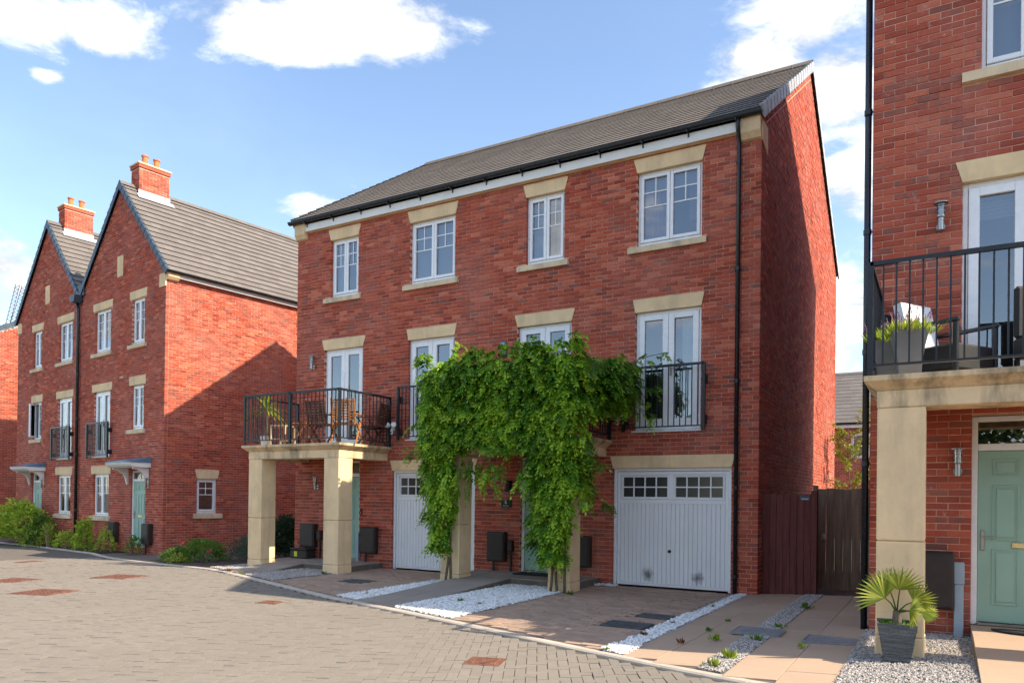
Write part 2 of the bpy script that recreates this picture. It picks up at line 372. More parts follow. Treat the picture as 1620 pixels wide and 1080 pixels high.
def np_mesh(name, V, Fq, mat, tones=None, flash=None, smooth=False):
    """mesh from arrays of vertices and quads"""
    me = bpy.data.meshes.new(name); V = np.asarray(V, np.float32); Fq = np.asarray(Fq, np.int32); k = Fq.shape[1]
    me.vertices.add(len(V)); me.vertices.foreach_set('co', V.ravel())
    me.loops.add(Fq.size); me.loops.foreach_set('vertex_index', Fq.ravel())
    me.polygons.add(len(Fq)); me.polygons.foreach_set('loop_start', np.arange(0, Fq.size, k, dtype=np.int32)); 
    me.materials.append(mat); me.update(calc_edges=True)
    me.polygons.foreach_set('use_smooth', np.full(len(Fq), bool(smooth)))
    if tones is not None: add_tone(me, tones)
    if flash is not None: add_tone(me, flash, 'flash')
    return me
def link(me, name, parent=None):
    o = bpy.data.objects.new(name, me); col.objects.link(o)
    if parent: o.parent = parent
    return o
def tag(o, label=None, cat=None, group=None, kind=None):
    if label: o['label'] = label
    if cat: o['category'] = cat
    if group: o['group'] = group
    if kind: o['kind'] = kind
    return o
def empty(name, loc=(0, 0, 0), rz=0, parent=None):
    o = bpy.data.objects.new(name, None); col.objects.link(o); o.location = loc; o.rotation_euler = (0, 0, rz); o.empty_display_size = .2
    if parent: o.parent = parent
    return o
def copy_tree(o, parent=None):
    c = o.copy(); col.objects.link(c); c.parent = parent
    for ch in list(o.children): copy_tree(ch, c)
    return c
I4 = Matrix.Identity(4)
def frame(o, u, inw):
    u = Vector(u).normalized(); i = Vector(inw).normalized()
    return Matrix(((u.x, i.x, 0, o[0]), (u.y, i.y, 0, o[1]), (u.z, i.z, 1, o[2]), (0, 0, 0, 1)))

def hz(x):
    """height of the sloping street along the row of houses"""
    return float(np.interp(x, [-60, -18, -11, -.2, 1.9, 3, 14], [-.6, -.20, 0, 0, .10, .13, .16]))
HZ = lambda xs: np.interp(xs, [-60, -18, -11, -.2, 1.9, 3, 14], [-.6, -.20, 0, 0, .10, .13, .16])
KX = [-60, -28, -25.3, -19.6, -16.5, -13.75, -10.54, -8, -5.84, -4.1, -.5, 1.3, 3.2, 6, 14]
KY = [6.0, 1.9, 1.5, .40, -.75, -1.5, -2.25, -3.15, -3.96, -4.44, -5.56, -6.33, -7.0, -7.8, -9.6]
def kerb_y(x): return float(np.interp(x, KX, KY))

# ------------------------------------------------------------------ brick walls
WALLS = []
def brick_wall(house, Wd, z0, ztop, openings, F, key, trimL=None, trimR=None, breaks=(), dens_flash=.17, chamfer=True, seed=0):
    """openings: (u0, u1, zlo, zhi[, u0top, u1top]); ztop(u) is the wall head; bricks are made at the end of the script"""
    rng = np.random.RandomState(seed+11)
    ops = [(*o, o[0], o[1]) if len(o) == 4 else o for o in openings]
    mb = MB()
    us = sorted(set([0, Wd, *breaks] + [x for o in ops for x in (o[0], o[1])])); us = [u for u in us if 0 <= u <= Wd]
    for a, b in zip(us[:-1], us[1:]):
        if b-a < 1e-4: continue
        m = (a+b)/2; bl = sorted((o[2], o[3]) for o in ops if o[0] < m < o[1]); z = z0
        for lo, hi in bl:
            if lo > z+1e-4: mb.quad((a, .009, z), (b, .009, z), (b, .009, lo), (a, .009, lo))
            z = max(z, hi)
        mb.quad((a, .009, z), (b, .009, z), (b, .009, ztop(b)-.004), (a, .009, ztop(a)-.004))
    for o in ops:
        for u, s in ((o[0]-.004, 1), (o[1]+.004, -1)):
            mb.quad((u, .006, o[2]), (u, .16, o[2]), (u, .16, o[3]), (u, .006, o[3]))
    wall = mb.build('wall', MORTAR, house, F)
    out = []; zmax = max(ztop(u) for u in us); nc = int((zmax-z0)/.075)+1
    for c in range(nc):
        za = z0+c*.075+.005; zb = za+.065
        if zb > zmax-.01: break
        # extent under the wall head
        lo = 0; hi = Wd
        if min(ztop(0), ztop(Wd)) < zb:
            grid = np.linspace(0, Wd, 400); ok = np.array([ztop(g) >= zb+.004 for g in grid])
            if not ok.any(): break
            lo, hi = grid[ok][0], grid[ok][-1]
        if lo < .01 and trimL is not None and c % 2 == trimL: lo = .1125
        if hi > Wd-.01 and trimR is not None and c % 2 == trimR: hi = Wd-.1125
        free = [(lo, hi)]
        for o in ops:
            ov = min(zb, o[3])-max(za, o[2])
            if ov < .03: continue
            t = min(1, max(0, ((za+zb)/2-o[2])/max(1e-6, o[3]-o[2]))); a = o[0]+(o[4]-o[0])*t; b = o[1]+(o[5]-o[1])*t
            nf = []
            for p, q in free:
                if b <= p or a >= q: nf.append((p, q)); continue
                if a > p: nf.append((p, a))
                if b < q: nf.append((b, q))
            free = nf
        off = 0 if c % 2 == 0 else -.1125
        for p, q in free:
            k0 = int(math.floor((p-off)/.225))-1
            for k in range(k0, k0+int((q-p)/.225)+4):
                a = off+k*.225; b = a+.215; a2, b2 = max(a, p), min(b, q)
                if b2-a2 < .014: continue
                out.append((a2, b2, za, zb))
    n = len(out); B = np.array(out)
    tone = np.clip(rng.normal(.5, .27, n), 0, 1); flash = (rng.rand(n) < dens_flash)*rng.uniform(.55, 1, n)
    proud = rng.normal(0, .0024, n)
    WALLS.append(dict(wall=wall, house=house, F=F, B=B, tone=tone, flash=flash, proud=proud, key=key, chamfer=chamfer))
    return wall
def brick_verts(a, b, z0, z1, pr, ch=.004, depth=.10):
    """12 vertices per brick: back ring, edge ring, chamfered face"""
    def ring(a, b, z0, z1, y): return np.stack([np.stack([a, y, z0], -1), np.stack([b, y, z0], -1), np.stack([b, y, z1], -1), np.stack([a, y, z1], -1)], 1)
    o = np.zeros_like(a)
    return np.concatenate([ring(a, b, z0, z1, o+depth), ring(a, b, z0, z1, -pr+ch), ring(a+ch, b-ch, z0+ch, z1-ch, -pr)], 1)
BF = np.array([(0, 1, 5, 4), (1, 2, 6, 5), (2, 3, 7, 6), (3, 0, 4, 7), (4, 5, 9, 8), (5, 6, 10, 9), (6, 7, 11, 10), (7, 4, 8, 11), (8, 9, 10, 11)])
def lintel(house, F, u0, u1, z0, z1, splay=.07, proud=.012, mat=None, name='lintel', mid=False):
    mb = MB(); d = .2
    def slab(a0, a1, b0, b1): mb.prism([(a0, -proud, z0), (a1, -proud, z0), (b1, -proud, z1), (b0, -proud, z1)], (0, d, 0))
    if mid:
        c = (u0+u1)/2; slab(u0, c-.002, u0-splay, c-.002); slab(c+.002, u1, c+.002, u1+splay)
    else: slab(u0, u1, u0-splay, u1+splay)
    return mb.build(name, mat or STONE, house, F, fix=True)
def sill(house, F, u0, u1, z0, z1, proud=.055):
    mb = MB(); mb.prism([(u0, -proud, z0), (u0, -proud, z1-.018), (u0, .0, z1), (u0, .15, z1), (u0, .15, z0)], (u1-u0, 0, 0))
    return mb.build('sill', SILL, house, F, fix=True)
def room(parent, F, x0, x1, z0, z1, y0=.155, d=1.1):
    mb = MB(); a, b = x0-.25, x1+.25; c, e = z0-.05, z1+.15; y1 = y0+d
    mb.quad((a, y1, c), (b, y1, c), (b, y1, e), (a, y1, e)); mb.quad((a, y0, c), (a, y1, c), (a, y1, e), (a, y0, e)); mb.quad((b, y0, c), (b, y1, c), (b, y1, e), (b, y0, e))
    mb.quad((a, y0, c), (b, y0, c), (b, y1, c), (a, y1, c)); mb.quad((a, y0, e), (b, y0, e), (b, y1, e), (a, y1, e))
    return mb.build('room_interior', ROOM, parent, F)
def curtain(parent, F, x0, x1, z0, z1, y=.22, mat=None, folds=9, taper=0):
    mb = MB(); n = folds*6
    for i in range(n):
        def P(j, z):
            t = j/n; k = 1 if z == z1 else 1-taper
            return (x0+(x1-x0)*t*k, y+.022*math.sin(t*folds*2*math.pi), z)
        mb.quad(P(i, z0), P(i+1, z0), P(i+1, z1), P(i, z1))
    return mb.build('curtain', mat or CURT, parent, F, smooth=True)
def blind(parent, F, x0, x1, z0, z1, y=.19):
    mb = MB(); z = z1
    while z > z0+.03:
        mb.quad((x0, y, z), (x1, y, z), (x1, y+.03, z-.028), (x0, y+.03, z-.028)); z -= .042
    return mb.build('blind', BLIND, parent, F)
def pane(parent, F, x0, x1, z0, z1, y=.098):
    mb = MB(); j = [random.uniform(-.004, .004) for _ in range(4)]; mb.quad((x0, y+j[0], z0), (x1, y+j[1], z0), (x1, y+j[2], z1), (x0, y+j[1]*0+j[0]+j[2]-j[1], z1)); return mb.build('pane', GLASS, parent, F)
def rect_frame(mb, x0, x1, y0, y1, z0, z1, w, wb=None, wt=None):
    wb = w if wb is None else wb; wt = w if wt is None else wt
    mb.bevbox(x0, x0+w, y0, y1, z0, z1, .006); mb.bevbox(x1-w, x1, y0, y1, z0, z1, .006)
    mb.bevbox(x0+w, x1-w, y0, y1, z0, z0+wb, .006); mb.bevbox(x0+w, x1-w, y0, y1, z1-wt, z1, .006)
def window(house, F, x0, x1, z0, z1, dress=None, ncas=2, open_left=0, bars=True):
    """white casement window: outer frame and casements, panes, glazing bars, what hangs behind"""
    mb = MB(); rect_frame(mb, x0, x1, .075, .15, z0, z1, .045, .06)
    cw = (x1-x0-.09)/ncas; cas = []
    for i in range(ncas):
        a = x0+.045+i*cw; b = a+cw; cas.append((a+.004, b-.004))
    win = mb.build('window', WHITE, house, F)
    for i, (a, b) in enumerate(cas):
        FF = F
        if open_left and i == 0:
            FF = F @ Matrix.Translation((a, .07, 0)) @ Matrix.Rotation(-open_left, 4, 'Z') @ Matrix.Translation((-a, -.07, 0))
        c = MB(); rect_frame(c, a, b, .058, .118, z0+.064, z1-.049, .058)
        c.build('casement', WHITE, win, FF)
        ga, gb, gz0, gz1 = a+.054, b-.054, z0+.118, z1-.103
        pane(win, FF, ga, gb, gz0, gz1)
        if bars:
            g = MB(); h = gz1-gz0; m = (ga+gb)/2; za, zb = gz1-h*.23, gz1-h*.46; w = .010
            g.box(ga, gb, .088, .096, za-w, za+w); g.box(ga, gb, .088, .096, zb-w, zb+w); g.box(m-w, m+w, .0865, .0945, zb+w, gz1)
            g.build('glazing_bars', WHITE, win, FF)
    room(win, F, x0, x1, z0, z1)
    dress = dress or ()
    for d in dress:
        if d == 'blind': blind(win, F, x0+.05, x1-.05, z0+.08, z1-.03)
        if d == 'blindtop': blind(win, F, x0+.05, x1-.05, z1-.34, z1-.03)
        if d == 'L': curtain(win, F, x0+.06, x0+.06+(x1-x0)*.26, z0+.07, z1-.05, .24)
        if d == 'R': curtain(win, F, x1-.06-(x1-x0)*.24, x1-.06, z0+.07, z1-.05, .24)
        if d == 'LM': curtain(win, F, x0+.06, x0+.06+(x1-x0)*.46, z0+.07, z1-.25, .25, CURTP, 7, .12)
        if d == 'RM': curtain(win, F, x1-.06-(x1-x0)*.2, x1-.06, z0+.4, z1-.25, .25, CURTP, 5)
        if d == 'full': curtain(win, F, x0+.06, x1-.06, z0+.07, z1-.05, .26, CURT, 12)
    return win
def french(house, F, x0, x1, z0, z1, dress=None, cill=True):
    mb = MB(); rect_frame(mb, x0, x1, .07, .15, z0, z1, .055, .05)
    door = mb.build('french_door', WHITE, house, F)
    m = (x0+x1)/2
    for i, (a, b) in enumerate(((x0+.058, m-.003), (m+.003, x1-.058))):
        c = MB(); rect_frame(c, a, b, .05, .118, z0+.053, z1-.058, .105, .14, .10); c.build('door_leaf', WHITE, door, F)
        pane(door, F, a+.10, b-.10, z0+.188, z1-.152, .09)
    h = MB(); h.bevbox(m+.035, m+.065, .03, .05, z0+.95, z0+1.17, .005); h.cyl((m+.05, .03, z0+1.08), (m+.05, -.005, z0+1.08), .009, n=8); h.cyl((m+.05, .0, z0+1.08), (m+.155, .0, z0+1.08), .009, n=8)
    h.build('door_handle', STEEL, door, F)
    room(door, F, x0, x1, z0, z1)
    for d in dress or ():
        if d == 'L': curtain(door, F, x0+.08, x0+.08+(x1-x0)*.22, z0+.07, z1-.05, .24)
        if d == 'R': curtain(door, F, x1-.08-(x1-x0)*.27, x1-.08, z0+.07, z1-.05, .24)
        if d == 'half': curtain(door, F, x0+.08, x0+.5, z0+.07, z1-.05, .26, CURT, 8)
        if d == 'blindtop': blind(door, F, x0+.1, x1-.1, z1-.42, z1-.1)
    if cill:
        s = MB(); s.prism([(x0-.05, -.03, z0-.05), (x0-.05, -.03, z0-.028), (x0-.05, .07, z0), (x0-.05, .15, z0), (x0-.05, .15, z0-.05)], (x1-x0+.07, 0, 0)); s.build('door_sill', WHITE, door, F, fix=True)
    return door
def baluster_mesh(h, w=.016):
    key = ('bal', round(h, 3), w)
    if key not in MATS:
        mb = MB(); mb.box(-w/2, w/2, -w/2, w/2, 0, h); o = mb.build('baluster', BLACK, link=False); MATS[key] = o.data
    return MATS[key]
def railing(house, F, runs, z0, z1, spacing=.115, name='railing', posts=(), low=.09, rail=.04):
    """runs: list of ((x,y),(x,y)); square bars between a top and a bottom rail"""
    mb = MB()
    for (a, b) in runs:
        a = Vector((*a, 0)); b = Vector((*b, 0)); d = (b-a); Ln = d.length; d.normalize(); p = Vector((-d.y, d.x, 0))
        for zl, zh, hw in ((z1-rail, z1, .025), (z0+low, z0+low+.022, .016)):
            q = [a-p*hw, b-p*hw, b+p*hw, a+p*hw]; mb.prism([(v.x, v.y, zl) for v in q], (0, 0, zh-zl))
    for (x, y) in posts: mb.box(x-.025, x+.025, y-.025, y+.025, z0, z1-.004)
    r = mb.build(name, BLACK, house, F, fix=True)
    me = baluster_mesh(z1-rail-(z0+low+.022))
    for (a, b) in runs:
        a = Vector((*a, 0)); b = Vector((*b, 0)); Ln = (b-a).length; n = max(1, int(round(Ln/spacing)))
        for i in range(1, n):
            q = a.lerp(b, i/n); o = link(me, 'baluster', r); o.matrix_local = F @ Matrix.Translation((q.x, q.y, z0+low+.022))
    return r
def portico(house, F, x0, x1, z, base=0, depth=1.54, cw=.42, wet=True):
    """two square stone columns, beams and a moulded balcony slab; z = underside of beam"""
    mat = STONE_W if wet else STONE
    for a in (x0, x1-cw):
        e = empty('column', parent=house)
        for zz0, zz1, g in ((base-.3, base+.17, .0), (base+.174, base+1.08, .004), (base+1.084, z-.002, .004)):
            mb = MB(); mb.bevbox(a+g, a+cw-g, -depth+g, -depth+cw-g, zz0, zz1, .012); mb.build('stone_block', STONE, e, F)
    mb = MB()
    mb.bevbox(x0, x1, -depth, -depth+cw, z, z+.165, .008); mb.build('front_beam', mat, house, F)
    for a in (x0, x1-.3):
        mb = MB(); mb.bevbox(a+.003, a+.3-.003, -depth+cw+.002, -.002, z+.002, z+.165, .006); mb.build('side_beam', mat, house, F)
    s = MB(); ov = .11; zt = z+.165
    prof = [(0, zt+.001), (.035, zt+.03), (.075, zt+.06), (ov, zt+.085), (ov, zt+.135)]
    rings = [[(x0-o, -depth-o, zz), (x1+o, -depth-o, zz), (x1+o, -.002, zz), (x0-o, -.002, zz)] for o, zz in prof]
    for r0, r1 in zip(rings[:-1], rings[1:]):
        for i in range(4): j = (i+1) % 4; s.quad(r0[i], r0[j], r1[j], r1[i])
    s.quad(*rings[-1]); s.quad(*rings[0][::-1])
    s.build('balcony_slab', SLABM if wet else STONE, house, F)
    return zt+.135
def roof_slope(roof, E0, A, Ln, S, Nn, n, gauge, mat, seed=0, tw=.31, th=.0145):
    A, S, Nn = Vector(A).normalized(), Vector(S).normalized(), Vector(Nn).normalized(); E0 = Vector(E0); rng = random.Random(seed)
    for i in range(n):
        V = []; Fq = []; T = []; k = int(Ln/tw)+1; off = -(i % 2)*tw/2
        for j in range(k+1):
            a = max(0, off+j*tw+.0015); b = min(Ln, off+(j+1)*tw-.0015)
            if b-a < .02: continue
            s0 = i*gauge; s1 = min((i+1)*gauge+.05, n*gauge); t = rng.random(); jt = rng.uniform(-.0015, .0015)
            lo0, lo1, hi0, hi1 = .012+th*.72+jt*.3, .012+th+jt*.3, .0, .012; base = len(V)
            for (q, s, nn) in ((a, s0, lo0), (b, s0, lo0), (b, s0, lo1), (a, s0, lo1), (a, s1, hi0), (b, s1, hi0), (b, s1, hi1), (a, s1, hi1)):
                V.append(tuple(E0+A*q+S*s+Nn*nn))
            for f in ((0, 1, 2, 3), (3, 2, 6, 7), (0, 3, 7, 4), (1, 5, 6, 2)): Fq.append([base+x for x in f]); T.append(t)
        link(np_mesh('tile_course', V, Fq, mat, T), 'tile_course', roof)
def ridge_tiles(roof, P0, P1, half, mat, n=None):
    P0, P1 = Vector(P0), Vector(P1); d = P1-P0; Ln = d.length; d.normalize(); n = n or max(2, int(Ln/.45)); p = Vector((-d.y, d.x, 0))
    for i in range(n):
        a = P0+d*(Ln*i/n+.003); b = P0+d*(Ln*(i+1)/n-.003); mb = MB(); prof = [(-half, -half*.72), (-half*.5, -.01), (0, .05), (half*.5, -.01), (half, -half*.72)]
        for (x, z), (x2, z2) in zip(prof[:-1], prof[1:]):
            mb.quad(a+p*x+Vector((0, 0, z)), a+p*x2+Vector((0, 0, z2)), b+p*x2+Vector((0, 0, z2)), b+p*x+Vector((0, 0, z)))
        mb.quad(*[a+p*x+Vector((0, 0, z)) for x, z in (prof[0], prof[1], prof[3], prof[4])])
        o = mb.build('ridge_tile', mat, roof); add_tone(o.data, [random.random()]*len(o.data.polygons))
def verge_caps(roof, E0, S, Nn, out, n, gauge, mat, drop=.16, seed=0):
    """stepped verge units along the edge of a slope; out = direction away from the roof"""
    E0, S, Nn, O = Vector(E0), Vector(S).normalized(), Vector(Nn).normalized(), Vector(out).normalized()
    for i in range(n):
        a = E0+S*(i*gauge+.004); b = E0+S*((i+1)*gauge+.03); mb = MB(); w = .022; up0, up1 = .062, .036
        q = [a+Nn*up0-O*.06, a+Nn*up0+O*w, a-Nn*drop+O*w, b-Nn*(drop-.02)+O*(w-.008), b+Nn*up1+O*(w-.008), b+Nn*up1-O*.06]
        mb.quad(q[0], q[1], q[4], q[5]); mb.quad(q[1], q[2], q[3], q[4]); mb.quad(q[0], a-Nn*drop-O*.0, q[2], q[1])
        mb.build('verge_cap', mat, roof)
def gutter(house, x0, x1, y, z, F=I4, r=.062):
    mb = MB(); n = 8
    for i in range(n):
        a0 = math.pi+math.pi*i/n; a1 = math.pi+math.pi*(i+1)/n
        for rr, fl in ((r, 0), (r-.006, 1)):
            P = lambda a, x: (x, y+rr*math.cos(a), z+rr*math.sin(a)*1.05)
            mb.quad(P(a0, x0), P(a1, x0), P(a1, x1), P(a0, x1))
    for x in (x0, x1):
        ring = [(x, y+r*math.cos(math.pi+math.pi*i/n), z+r*math.sin(math.pi+math.pi*i/n)*1.05) for i in range(n+1)]
        k = len(mb.v); mb.v += ring; mb.f.append(tuple(range(k, k+len(ring))))
    mb.box(x0, x1, y-r-.006, y-r+.004, z-.012, z+.006)
    return mb.build('gutter', GUTTER, house, F)
def wall_lamp(loc, rz, label, group='brushed steel wall lanterns'):
    """steel cylinder lamp with a clear glass tube and a disc cap, on a round wall plate; wall is at +y"""
    t = empty('wall_lamp', loc, rz); tag(t, label, 'wall lamp', group)
    a = MB(); a.cyl((0, 0, 0), (0, -.02, 0), .045, n=16); a.cyl((0, -.02, 0), (0, -.075, 0), .016, n=10); a.build('wall_plate', STEEL, t, smooth=False)
    b = MB(); b.lathe([(.0, -.055), (.03, -.055), (.03, .075), (.043, .085), (.043, .105), (0, .105)], (0, -.095, 0), 16); b.build('lamp_stem', STEEL, t)
    g = MB(); g.lathe([(.04, .105), (.04, .235)], (0, -.095, 0), 16); g.build('glass_tube', LGLASS, t, smooth=True)
    i = MB(); i.lathe([(.0, .105), (.016, .11), (.02, .16), (.012, .20), (0, .205)], (0, -.095, 0), 12); i.build('bulb', CAMW, t, smooth=True)
    c = MB(); c.lathe([(.0, .25), (.074, .243), (.074, .235), (0, .235)], (0, -.095, 0), 20); c.build('cap', STEEL, t)
    for z in (.14, .185, .215):
        r = MB(); r.lathe([(.0425, z), (.046, z), (.046, z+.006), (.0425, z+.006)], (0, -.095, 0), 16); r.build('ring', STEEL, t)
    return t
def meter_box(x0, x1, z0, z1, y, label, duct=None, rz=0, loc=None, hz0=0):
    t = empty('meter_box', (0, 0, 0) if loc is None else loc, rz); tag(t, label, 'meter box', 'brown utility meter boxes on the house walls')
    b = MB(); b.bevbox(x0, x1, y-.16, y-.006, z0, z1, .02); b.build('case', BROWNBOX, t)
    d = MB(); d.bevbox(x0+.025, x1-.025, y-.172, y-.161, z0+.03, z1-.03, .008); d.build('door', BROWNBOX, t)
    p = MB(); p.cyl((x0+.12, y-.07, hz0-.1), (x0+.12, y-.07, z0+.02), .026, n=10); p.build('duct', BROWNBOX, t)
    if duct:
        q = MB(); q.bevbox(duct[0], duct[0]+.11, y-.12, y-.006, duct[1], duct[1]+.22, .012); q.cyl((duct[0]+.055, y-.05, hz0-.1), (duct[0]+.055, y-.05, duct[1]+.02), .024, n=10); q.build('supply_box', BROWNBOX, t)
    return t
def front_door(house, F, x0, x1, z0, z1, fan=.30, plate=True, detail=True):
    """pale green panelled door with fanlight in a white frame"""
    mb = MB(); w = .06; rect_frame(mb, x0, x1, .06, .16, z0, z1, w, .03); mb.bevbox(x0+w, x1-w, .06, .15, z1-fan-.075, z1-fan, .006)
    d = mb.build('front_door', WHITE, house, F)
    a, b, lo, hi = x0+w+.004, x1-w-.004, z0+.035, z1-fan-.08
    l = MB(); l.bevbox(a, b, .085, .13, lo, hi, .004); l.build('door_leaf', DOORG, d, F)
    wd = b-a; st = .13; pw = (wd-st*3)/2
    for i in range(2):
        pa = a+st+i*(pw+st)
        for q0, q1 in ((.10, .43), (.475, .80), (.855, .955)):
            c = lo+(hi-lo)*q0; e = lo+(hi-lo)*q1; m = MB()
            rect_frame(m, pa, pa+pw, .076, .085, c, e, .018); m.bevbox(pa+.04, pa+pw-.04, .074, .085, c+.04, e-.04, .008); m.build('door_panel', DOORG, d, F)
    if plate:
        m = MB(); m.bevbox(x0+(x1-x0)*.5-.13, x0+(x1-x0)*.5+.13, .070, .085, lo+(hi-lo)*.435, lo+(hi-lo)*.435+.065, .006); m.build('letter_plate', BRASS, d, F)
        h = MB(); hx = a+.045; hh = lo+(hi-lo)*.47; h.bevbox(hx-.02, hx+.02, .07, .085, hh-.1, hh+.12, .006); h.cyl((hx, .07, hh+.05), (hx, .035, hh+.05), .009, n=8); h.cyl((hx, .04, hh+.05), (hx+.12, .04, hh+.05), .009, n=8); h.build('door_handle', STEEL, d, F)
    pane(d, F, x0+w, (x0+x1)/2-.012, z1-fan, z1-w, .10); pane(d, F, (x0+x1)/2+.012, x1-w, z1-fan, z1-w, .10)
    m = MB(); m.box((x0+x1)/2-.012, (x0+x1)/2+.012, .085, .12, z1-fan, z1-w); m.build('glazing_bars', WHITE, d, F)
    t = MB(); t.bevbox(x0+w, x1-w, .03, .09, z0, z0+.03, .004); t.build('threshold', STEEL, d, F)
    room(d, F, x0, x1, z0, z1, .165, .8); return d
def garage(house, F, x0, x1, z1, mat, dirty):
    mb = MB(); w = .055; mb.bevbox(x0, x0+w, .05, .15, .0, z1, .006); mb.bevbox(x1-w, x1, .05, .15, .0, z1, .006); mb.bevbox(x0+w, x1-w, .05, .15, z1-w, z1, .006)
    g = mb.build('garage_door', WHITE, house, F)
    a, b, lo, hi = x0+w+.006, x1-w-.006, .02, z1-w-.006
    p = MB(); n = 24; sw = (b-a-.12)/n; zt = hi-.56
    for i in range(n): q = a+.06+i*sw; p.bevbox(q+.003, q+sw-.003, .088, .12, lo+.05, zt-.01, .004)
    p.box(a+.02, b-.02, .106, .122, lo, hi)
    p.build('boarded_panel', mat, g, F)
    f = MB(); rect_frame(f, a, b, .08, .105, lo, hi, .058, .045, .06); m = (a+b)/2
    f.bevbox(a+.058, b-.058, .079, .1045, zt-.02, zt+.055, .004); f.bevbox(m-.04, m+.04, .0795, .1045, zt+.055, hi-.06, .004); f.build('door_frame', GARAGE, g, F)
    for (u0, u1) in ((a+.10, m-.07), (m+.07, b-.10)):
        z0, z2 = zt+.09, hi-.095
        s = MB(); rect_frame(s, u0-.03, u1+.03, .082, .108, z0-.03, z2+.03, .03)
        for k in range(1, 4): x = u0+(u1-u0)*k/4; s.box(x-.011, x+.011, .084, .1055, z0, z2)
        zm = (z0+z2)/2; s.box(u0, u1, .0855, .105, zm-.011, zm+.011); s.build('window_grid', WHITE, g, F)
        for k in range(4):
            for j in range(2):
                x = u0+(u1-u0)*k/4; zz = z0+(z2-z0)*j/2; q = MB(); y = .104
                q.quad((x+.011, y, zz+.011), (x+(u1-u0)/4-.011, y, zz+.011), (x+(u1-u0)/4-.011, y, zz+(z2-z0)/2-.011), (x+.011, y, zz+(z2-z0)/2-.011)); q.build('pane', PANED, g, F)
    h = MB(); h.lathe([(0, 0), (.03, 0), (.03, .012), (.014, .02), (.014, .045), (.022, .05), (0, .055)], n=12); hm = F @ Matrix.Translation((m-.02, .088, .66)) @ Matrix.Rotation(R(90), 4, 'X')
    h.v = [tuple(hm @ Vector(v)) for v in h.v]; h.build('handle', BLACK, g)
    return g
PANED = None
def _paned():
    mt, nt, N, L = newmat('garage_pane_dark'); finish(nt, ramp(nt, noise_n(nt, 2, 3), [(.3, (.035, .035, .037)), (.7, (.05, .05, .052))]), .12, spec=.6); return mt
PANED = _paned()

# ================================================================== ground, road, drives
def ground_sheet():
    xs = [-900, -300, -60, -18, -11, -.2, 1.9, 3, 14, 300, 900]; ys = [-900, -40, -18, 0, 40, 900]; mb = MB()
    for a, b in zip(xs[:-1], xs[1:]):
        for c, d in zip(ys[:-1], ys[1:]):
            mb.quad((a, c, hz(a)-.09), (b, c, hz(b)-.09), (b, d, hz(b)-.09), (a, d, hz(a)-.09))
    return tag(mb.build('ground', GROUND), kind='structure')
ground_sheet()
def strip_mesh(name, mat, pts, dz, kind='structure'):
    """sheet between two y-limits over x stations: pts = [(x, ylo, yhi)]"""
    mb = MB()
    for (x0, a0, b0), (x1, a1, b1) in zip(pts[:-1], pts[1:]):
        n = 6
        for i in range(n):
            q = lambda x, a, b, t: (x, a+(b-a)*t, hz(x)+dz)
            mb.quad(q(x0, a0, b0, i/n), q(x1, a1, b1, i/n), q(x1, a1, b1, (i+1)/n), q(x0, a0, b0, (i+1)/n))
    return tag(mb.build(name, mat), kind=kind)
xsr = [-60, -40, -28, -25.3, -22, -19.6, -18, -16.5, -13.75, -11, -10.54, -8, -5.84, -4.1, -.5, -.2, 1.3, 1.9, 3, 3.2, 6, 14, 40]
road = strip_mesh('road', SETTJ, [(x, -19, kerb_y(x)-.05) for x in xsr], -.044)
pave_base = strip_mesh('pavement', BLOCKJ, [(x, kerb_y(x)-.02, 3) for x in xsr], -.035)
def flat_blocks(rects, tone, z, ch=.002, ht=.05, ang=0, zfun=None, tilt=.003, rng=None):
    """rects: centre x, y, half length, half width, rotation -> chamfered paving blocks"""
    rng = rng or np.random.RandomState(3); n = len(rects); Rr = np.array(rects)
    c, s = np.cos(Rr[:, 4]), np.sin(Rr[:, 4]); V = np.zeros((n, 12, 3))
    for k, (sx, sy) in enumerate(((-1, -1), (1, -1), (1, 1), (-1, 1))):
        for ring, (ins, dz) in enumerate(((0, -ht), (0, -ch), (ch, 0))):
            lx = sx*(Rr[:, 2]-ins); ly = sy*(Rr[:, 3]-ins)
            V[:, ring*4+k, 0] = Rr[:, 0]+lx*c-ly*s; V[:, ring*4+k, 1] = Rr[:, 1]+lx*s+ly*c
            V[:, ring*4+k, 2] = dz
    tz = rng.normal(0, tilt, n)[:, None]; tx = rng.normal(0, tilt*2, (n, 1))
    V[:, :, 2] += tz + tx*(V[:, :, 0]-Rr[:, None, 0])
    V[:, :, 2] += (zfun(V[:, :, 0], V[:, :, 1]) if zfun else HZ(V[:, :, 0])) + z
    Fq = (BF[None]+np.arange(n)[:, None, None]*12).reshape(-1, 4)
    return V, Fq, np.repeat(tone, 9)
